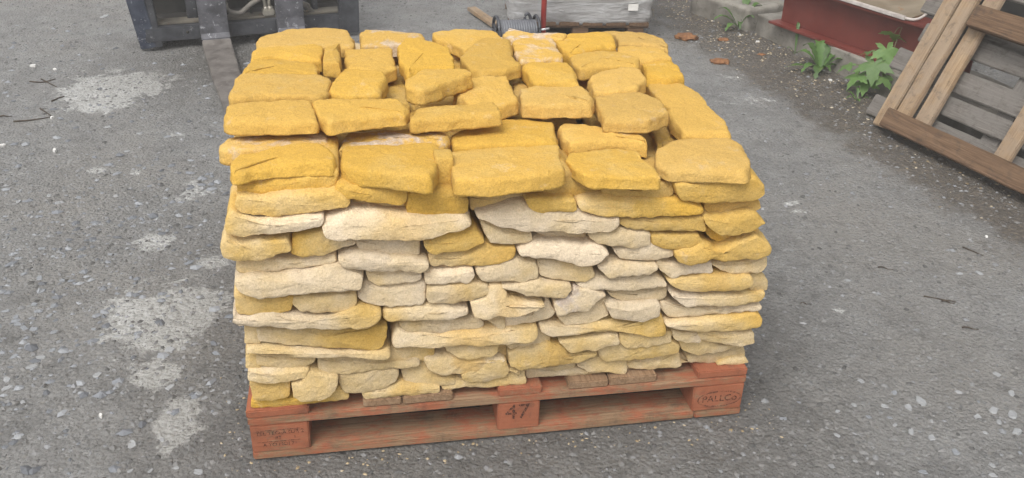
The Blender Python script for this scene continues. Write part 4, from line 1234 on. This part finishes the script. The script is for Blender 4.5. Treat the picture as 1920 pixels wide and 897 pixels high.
# ------------------------------------------------------------------ weeds
def dandelion_leaf(L, Wd, lift, droop, seed):
    r = random.Random(seed)
    n = 14
    verts, faces = [], []
    ph = r.random() * 6
    for i in range(n + 1):
        t = i / n
        x = L * (t - 0.12 * droop * t * t)
        z = lift * L * math.sin(t * 1.7) - droop * L * t ** 3
        prof = math.sin(min(t * 1.15, 1.0) * math.pi) ** 0.7 * (0.35 + 0.75 * t) if t < 0.87 else max(0.0, (1 - t) / 0.13) * 0.55
        tooth = 1.0 if t > 0.7 else (0.62 + 0.38 * (1 if i % 2 else 0))
        w = Wd * (0.10 + prof * tooth) if i < n else 0.001
        wob = 0.012 * L * math.sin(t * 9 + ph)
        verts += [(x, -w, z + w * 0.35 + wob), (x, 0, z), (x, w, z + w * 0.35 - wob)]
    for i in range(n):
        a = 3 * i
        faces += [(a, a + 1, a + 4, a + 3), (a + 1, a + 2, a + 5, a + 4)]
    return mesh_from("leaf", verts, faces, True)
def maple_leaf(S, seed):
    r = random.Random(seed)
    out = []
    lobes = [(-130, .55), (-65, .85), (0, 1.0), (65, .85), (130, .55)]
    pts = [(0.0, 0.0)]
    for k, (a, l) in enumerate(lobes):
        for da, f in ((-26, .50), (-17, .74), (-11, .70), (0, 1.0), (11, .70), (17, .74), (26, .50)):
            th = math.radians(a + da)
            rr = l * f * S * (1 + r.uniform(-.05, .05))
            pts.append((rr * math.cos(th), rr * math.sin(th)))
    verts = [(0.12 * S, 0, 0.0)]
    for (x, y) in pts:
        dd = math.hypot(x, y)
        verts.append((x, y, -0.22 * dd * dd / S + 0.03 * S * math.sin(math.atan2(y, x) * 5)))
    faces = [(0, 1 + i, 1 + (i + 1) % len(pts)) for i in range(len(pts))]
    return mesh_from("leaf", verts, faces, True)
def weed(px, py, label, leaves, seed, name="weed"):
    base = on_z(px, py)
    root = empty(name, base)
    tag(root, label, "plant", None)
    r = random.Random(seed)
    for (ang, L, Wd, lift, droop) in leaves:
        obj("leaf", dandelion_leaf(L, Wd, lift, droop, r.random()), M_LEAF, root, (0.006 * math.cos(math.radians(ang)), 0.006 * math.sin(math.radians(ang)), 0.004), (0, 0, math.radians(ang)))
    return root
weed(1385, 52, "leafy green weed growing between the two concrete footings", [(190, .16, .022, .55, .25), (225, .14, .024, .35, .35), (160, .13, .020, .9, .2), (260, .13, .02, .55, .4), (300, .11, .02, .9, .15), (20, .14, .028, 1.1, .3), (60, .15, .034, 1.2, .3), (110, .14, .028, 1.0, .3)], 1)
weed(1538, 131, "dandelion rosette growing against the footing below the red beam", [(192, .20, .016, .18, .1), (215, .15, .030, .35, .3), (245, .16, .034, .35, .42), (90, .13, .036, 1.1, .35), (120, .14, .034, .9, .3), (150, .14, .028, .7, .3), (60, .13, .034, 1.0, .3), (20, .14, .030, .8, .3), (330, .13, .024, .7, .3), (280, .10, .020, .5, .3), (350, .10, .018, .4, .3)], 2)
weed(1490, 103, "small upright seedling beside the dandelion at the footing", [(80, .085, .013, 1.8, 0), (200, .05, .010, .9, .1)], 3)
weed(1607, 190, "low tuft of green by the foot of the grey pallet", [(200, .06, .012, .5, .2), (260, .05, .012, .5, .2), (140, .05, .010, .7, .1), (320, .05, .010, .6, .2), (80, .05, .010, 1.0, .1)], 4)
def maple():
    base = on_z(1668, 172)
    root = empty("maple_seedling", base)
    tag(root, "maple seedling with broad lobed leaves beside the grey pallet", "plant")
    stem = [Vector((0, 0, 0)), Vector((-0.02, 0.0, 0.10)), Vector((-0.015, 0.03, 0.19)), Vector((0.015, 0.06, 0.30))]
    obj("stem", tube_mesh("stem", bez(stem, 18), [0.005 - 0.00018 * k for k in range(19)], 8), M_STEM, root)
    r = random.Random(8)
    for (px, py, z, S, yaw, tx, ty) in ((1610, 140, 0.09, .075, 215, .3, .5), (1592, 122, 0.12, .06, 190, .3, .4), (1640, 118, 0.16, .095, 250, .35, .75), (1662, 92, 0.22, .085, 280, .3, .8), (1632, 96, 0.20, .05, 170, .3, .3), (1676, 64, 0.27, .075, 60, .4, .5), (1625, 152, 0.06, .07, 240, .3, .6), (1655, 145, 0.10, .06, 300, .4, .5)):
        p = on_z(px, py, z) - base
        q = min(stem, key=lambda s: (s - p).length)
        ps = bez([q, (q + p) / 2 + Vector((0, 0, 0.015)), p], 8)
        lf = obj("leaf", maple_leaf(S * 1.3, r.random()), M_MAPLE, root, p, (tx * 0.5, ty, math.radians(yaw)))
        obj("leaf_stalk", tube_mesh("leaf_stalk", ps, 0.0018, 6), M_STEM, root)
maple()

# ------------------------------------------------------------------ loose chips, pebbles, twigs on the ground
def chip_mesh(seed, flat=0.3, n=9, name="slate_chip"):
    r = random.Random(seed)
    verts, faces = [], []
    rad = [r.uniform(0.55, 1.0) for _ in range(n)]
    el = r.uniform(0.5, 0.85)
    for lev, (s, z) in enumerate(((0.86, 0.0), (1.0, flat * 0.5), (0.84, flat))):
        for k in range(n):
            a = 2 * math.pi * k / n
            verts.append((rad[k] * s * math.cos(a), rad[k] * s * math.sin(a) * el, z + (r.uniform(-.06, .06) if lev == 2 else 0)))
    for lev in range(2):
        for k in range(n):
            k2 = (k + 1) % n
            faces.append((lev * n + k, lev * n + k2, (lev + 1) * n + k2, (lev + 1) * n + k))
    faces.append(tuple(2 * n + k for k in range(n)))
    faces.append(tuple(range(n))[::-1])
    return mesh_from(name, verts, faces)
CH = {}
for mk, mat in (("s", M_SLATE), ("p", M_PALE), ("w", M_WHITE)):
    CH[mk] = []
    for k in range(5):
        me = chip_mesh(k * 3 + ord(mk), 0.34 if mk != "w" else 0.9, 9 if mk != "w" else 11, "slate_chip" if mk != "w" else "pebble")
        me.materials.append(mat)
        CH[mk].append(me)
rc = random.Random(12)
def loose(px, py, wpx, kind):
    p = on_z(px, py)
    scale = (p - EYE).length / F_PX * wpx / 2 * 0.92
    o = obj("slate_chip" if kind != "w" else "pebble", rc.choice(CH[kind]), None, None, (p.x, p.y, ground_h(p.x, p.y) - scale * 0.12), (rc.uniform(-.1, .1), rc.uniform(-.1, .1), rc.uniform(0, 6.28)))
    o.scale = (scale, scale, scale * rc.uniform(0.7, 1.0))
    if kind == "w": tag(o, "round white pebble lying among the dark grit and twigs", "pebble", "white pebbles on the yard")
    else:
        sz = "large" if scale > 0.016 else "small" if scale > 0.0095 else "tiny"
        L0 = on_z(318, 590); L1 = on_z(328, 785); L2 = on_z(215, 170); TW = on_z(60, 215); C1 = on_z(1395, 690)
        near = min((((p - L0).length / 1.6, "near the biggest lime splash"), ((p - L1).length, "near the lime splash by the lettered block"), ((p - L2).length / 1.6, "near the lime splash before the forks"),
                    ((p - TW).length / 1.2, "near the dark twigs"), ((p - C1).length / 1.3, "on bare ground off the oval-stamped block"), ((p - LB0.lerp(LB1, 0.8)).length / 1.2, "on bare ground before the leaning pallets")))[1]
        if kind == "p": tag(o, "%s pale flat stone chip %s" % (sz, near), "stone chip", "pale chips on the yard")
        else: tag(o, "%s blue-grey slate chip %s" % (sz, near), "slate chip", "slate chips on the yard")
for (x, y, w) in ((150,145,40),(235,152,34),(155,190,42),(205,342,42),(65,312,38),(50,428,40),(90,325,40),(130,240,34),(140,265,34),(90,130,34),(185,282,30),(200,243,40),(280,185,22),(310,58,36),(160,35,30),(70,68,36),(415,52,28),(390,260,26),(195,405,34),(100,390,40),(125,330,44),(20,265,36),(60,285,36),(305,120,26),(240,62,24),(380,350,28),(45,55,30),(350,330,26)):
    loose(0 + x * .4984, 450 + y * .4984, w * .5, "s")
for (x, y, w) in ((150,432,48),(118,470,50),(20,515,44),(22,548,50),(440,355,36),(368,508,50),(640,552,48),(690,404,34),(495,768,58),(745,868,52),(65,740,34),(85,603,36),(660,855,30),(770,592,32),(810,650,26),(862,610,26),(565,865,30),(610,748,34),(490,865,28),(640,410,60),(730,440,22),(800,565,26)):
    loose(0 + x * .4984, 450 + y * .4984, w * .5, "p")
loose(189, 781, 16, "w")
for (x, y, w) in ((340,608,32),(515,665,50),(482,685,38),(410,682,30),(548,775,40),(690,712,38),(750,725,32),(735,690,44),(805,752,46),(745,580,36),(790,640,34),(318,677,28),(630,635,26),(790,702,56),(690,290,34),(300,305,28),(268,768,26),(323,845,20),(733,882,32),(730,852,28),(270,695,24),(440,735,24),(550,725,18),(630,290,26),(345,190,18),(710,757,20),(490,755,36),(358,835,16)):
    loose(1400 + x * .632, 330 + y * .632, w * .62, "p")
for (x, y, w) in ((110,718,28),(363,712,24),(620,815,36),(438,640,32),(525,875,34),(815,815,22),(690,665,16),(425,715,22),(155,670,16)):
    loose(1400 + x * .632, 330 + y * .632, w * .62, "s")
for (x, y, w) in ((400,470,30),(520,493,32),(625,507,34),(182,728,32),(222,758,40),(295,737,36),(375,105,20),(475,560,30),(585,815,26),(500,845,28),(70,752,34),(380,720,24),(540,625,28),(20,345,26),(390,60,40)):
    loose(x * .5017, y * .5017, w * .5, rc.choice("sp"))
for (x, y, w) in ((205,562,32),(195,440,20),(10,545,26),(125,248,26),(205,258,24)):
    loose(x * .5017, y * .5017, w * .5, "w")
for (x, y, w) in ((1421,79,9),(1388,66,6),(1557,150,11),(1384,144,7),(1850,443,10)):
    loose(x, y, w, "w")
def twig(pts, r, label):
    P = []
    for (x, y) in pts:
        p = on_z(x, y); P.append(Vector((p.x, p.y, ground_h(p.x, p.y) + r * 0.9)))
    P = bez(P, 12) if len(P) > 2 else [P[0].lerp(P[1], k / 6) + Vector((0, 0, 0.003 * math.sin(k))) for k in range(7)]
    n = len(P)
    o = obj("twig", tube_mesh("twig", P, [r * (1 - 0.55 * k / n) for k in range(n)], 7), M_TWIG)
    tag(o, label, "twig", "twigs on the yard")
LT = "dark twig lying on the gritty ground near white pebbles"
RT = "thin dark twig lying on the bare ground below the leaning pallets"
for pts in ([(25, 228), (60, 224), (95, 219)], [(0, 218), (22, 217)], [(75, 203), (86, 210), (95, 216)], [(97, 191), (110, 185), (121, 181)], [(55, 151), (80, 153), (104, 148)], [(77, 147), (90, 155), (106, 162)]):
    twig(pts, 0.0038, LT)
for pts in ([(1804, 612), (1836, 615)], [(1732, 555), (1765, 562), (1792, 566)], [(1765, 565), (1790, 569)], [(1804, 466), (1825, 474), (1843, 482)], [(1501, 567), (1520, 568)], [(1646, 500), (1675, 505)]):
    twig(pts, 0.0026, RT)
for (x, y, w, lab) in ((1350, 116, 34, "rusty brown bark scrap lying clear of the weeds"), (1357, 74, 20, "crumpled rusty leaf near the short concrete footing"), (1428, 103, 14, "small orange stone crumb below the long footing"), (1288, 70, 40, "rusty earth clump close behind the stack")):
    p = on_z(x, y)
    s = (p - EYE).length / F_PX * w / 2
    bm = bmesh.new()
    bmesh.ops.create_icosphere(bm, subdivisions=3, radius=1.0)
    for v in bm.verts:
        v.co = Vector((v.co.x * s, v.co.y * s * 0.8, v.co.z * s * 0.28)) * (1 + 0.5 * noise.noise(v.co * 2.5 + Vector((x, 0, 0))))
    o = obj("bark_scrap", bm_mesh(bm, "bark_scrap", True), M_RUSTBARK, None, (p.x, p.y, ground_h(p.x, p.y) + s * 0.08))
    tag(o, lab, "bark scrap")

def gravel(name, n, smin, smax, area, mat, seed, flat=0.45, weight=None, tone=(0, 1)):
    rnd = np.random.default_rng(seed)
    base = np.array([(1, 0, 0), (0.3, 0.9, 0), (-0.8, 0.6, 0), (-0.9, -0.5, 0), (0.2, -1, 0), (0.1, 0.05, 1), (0.0, 0.0, -0.7)], float)
    tri = np.array([(0, 1, 5), (1, 2, 5), (2, 3, 5), (3, 4, 5), (4, 0, 5), (1, 0, 6), (2, 1, 6), (3, 2, 6), (4, 3, 6), (0, 4, 6)])
    pts = []
    x0, x1, y0, y1 = area
    while len(pts) < n:
        x, y = rnd.uniform(x0, x1), rnd.uniform(y0, y1)
        if weight is not None and rnd.random() > weight(x, y): continue
        pts.append((x, y))
    V = np.zeros((n, 7, 3)); T = np.zeros((n, 7))
    for i, (x, y) in enumerate(pts):
        s = smin + (smax - smin) * rnd.random() ** 2.4
        b = base * rnd.uniform(0.65, 1.25, (7, 1)) * np.array([s, s * rnd.uniform(0.5, 1), s * flat * rnd.uniform(0.6, 1.2)])
        a = rnd.uniform(0, 6.283)
        c, sn = math.cos(a), math.sin(a)
        q = np.stack([b[:, 0] * c - b[:, 1] * sn + x, b[:, 0] * sn + b[:, 1] * c + y, b[:, 2] + ground_h(x, y) + s * 0.06], 1)
        V[i] = q
        T[i] = rnd.uniform(*tone)
    Fc = (tri[None] + (np.arange(n) * 7)[:, None, None]).reshape(-1, 3)
    me = bpy.data.meshes.new(name)
    me.from_pydata(V.reshape(-1, 3).tolist(), [], Fc.tolist())
    me.update()
    at = me.attributes.new("tone", 'FLOAT', 'POINT')
    at.data.foreach_set("value", T.ravel().astype(np.float32))
    o = obj(name, me, mat)
    return o
def clear_of_pallet(x, y):
    lx = (x + 0.592) * math.cos(YAW) + (y - 1.657) * math.sin(YAW)
    ly = -(x + 0.592) * math.sin(YAW) + (y - 1.657) * math.cos(YAW)
    return not (-0.01 < lx < 1.21 and -0.01 < ly < 1.01)
MG = gravel_material("grit", [(0.0, (0.07, 0.068, 0.065)), (0.3, (0.15, 0.147, 0.142)), (0.65, (0.185, 0.179, 0.17)), (0.95, (0.205, 0.21, 0.217)), (1.0, (0.30, 0.30, 0.305))])
MS = gravel_material("sawdust_grit", [(0.0, (0.16, 0.12, 0.07)), (0.5, (0.34, 0.27, 0.17)), (1.0, (0.50, 0.44, 0.33))])
def w_all(x, y):
    if not clear_of_pallet(x, y): return 0
    k = 0.55 + 0.9 * noise.noise(Vector((x * 1.6, y * 1.6, 4)))
    return max(0.08, min(1, k + (0.35 if x < -0.9 else 0))) * (1.0 if y < 3.4 else 0.45)
o = gravel("gravel", 36000, 0.003, 0.0125, (-3.5, 3.5, 1.25, 6.4), MG, 5, 0.5, w_all)
tag(o, "fine grey grit and crushed stone scattered over the yard", "gravel", kind="stuff")
def w_left(x, y):
    c = on_z(80, 560)
    return 0.9 * math.exp(-(((x - c.x) / 0.45) ** 2 + ((y - c.y) / 0.7) ** 2)) + 0.15 * (x < -1.0)
o = gravel("gravel", 1300, 0.006, 0.022, (-3.0, -0.6, 1.3, 5.2), gravel_material("slate_gravel", [(0.0, (0.10, 0.105, 0.115)), (0.5, (0.18, 0.19, 0.207)), (1.0, (0.29, 0.30, 0.315))]), 6, 0.4, w_left)
tag(o, "blue-grey slate gravel in a drift beside the lime splashes", "gravel", kind="stuff")
def w_saw(x, y):
    A = FA; q = Vector((x, y, 0)) - FA
    dn = abs(q.dot(FN) + 0.14)
    return math.exp(-(dn / 0.22) ** 2) if q.dot(FN) < 0 else 0
o = gravel("wood_crumbs", 1800, 0.002, 0.010, (0.2, 3.2, 2.4, 6.2), MS, 7, 0.5, w_saw)
tag(o, "pale wood crumbs and grit strewn along the footing", "crumbs", kind="stuff")

# ------------------------------------------------------------------ thin veil of scattering air, added to lift the shadows
hz = bpy.data.materials.new("added_haze_volume")
hz.use_nodes = True
hz.node_tree.nodes.clear()
ho = hz.node_tree.nodes.new("ShaderNodeOutputMaterial")
hv_ = hz.node_tree.nodes.new("ShaderNodeVolumePrincipled")
hv_.inputs['Color'].default_value = (0.92, 0.90, 0.87, 1)
hv_.inputs['Density'].default_value = 0.012
hz.node_tree.links.new(hv_.outputs[0], ho.inputs['Volume'])
hb = obj("added_haze", box_mesh("added_haze", 900, 900, 4.0, 0), hz, None, (0, 0, 1.0))
tag(hb, "thin pale veil added over the whole yard to lift the shadows", "added_haze", kind="stuff")
def w_crumb(x, y):
    lx = (x + 0.592) * math.cos(YAW) + (y - 1.657) * math.sin(YAW)
    ly = -(x + 0.592) * math.sin(YAW) + (y - 1.657) * math.cos(YAW)
    d = max(-lx, lx - 1.2, -ly, ly - 1.0)
    return math.exp(-(d / 0.07) ** 2) if d > 0.002 else 0
o = gravel("stone_crumbs", 420, 0.0015, 0.0065, (-0.9, 0.8, 1.45, 3.0), gravel_material("sandstone_crumbs", [(0.0, (0.30, 0.23, 0.13)), (0.5, (0.42, 0.33, 0.20)), (1.0, (0.52, 0.44, 0.31))]), 9, 0.5, w_crumb)
tag(o, "yellow sandstone crumbs fallen round the foot of the red pallet", "crumbs", kind="stuff")
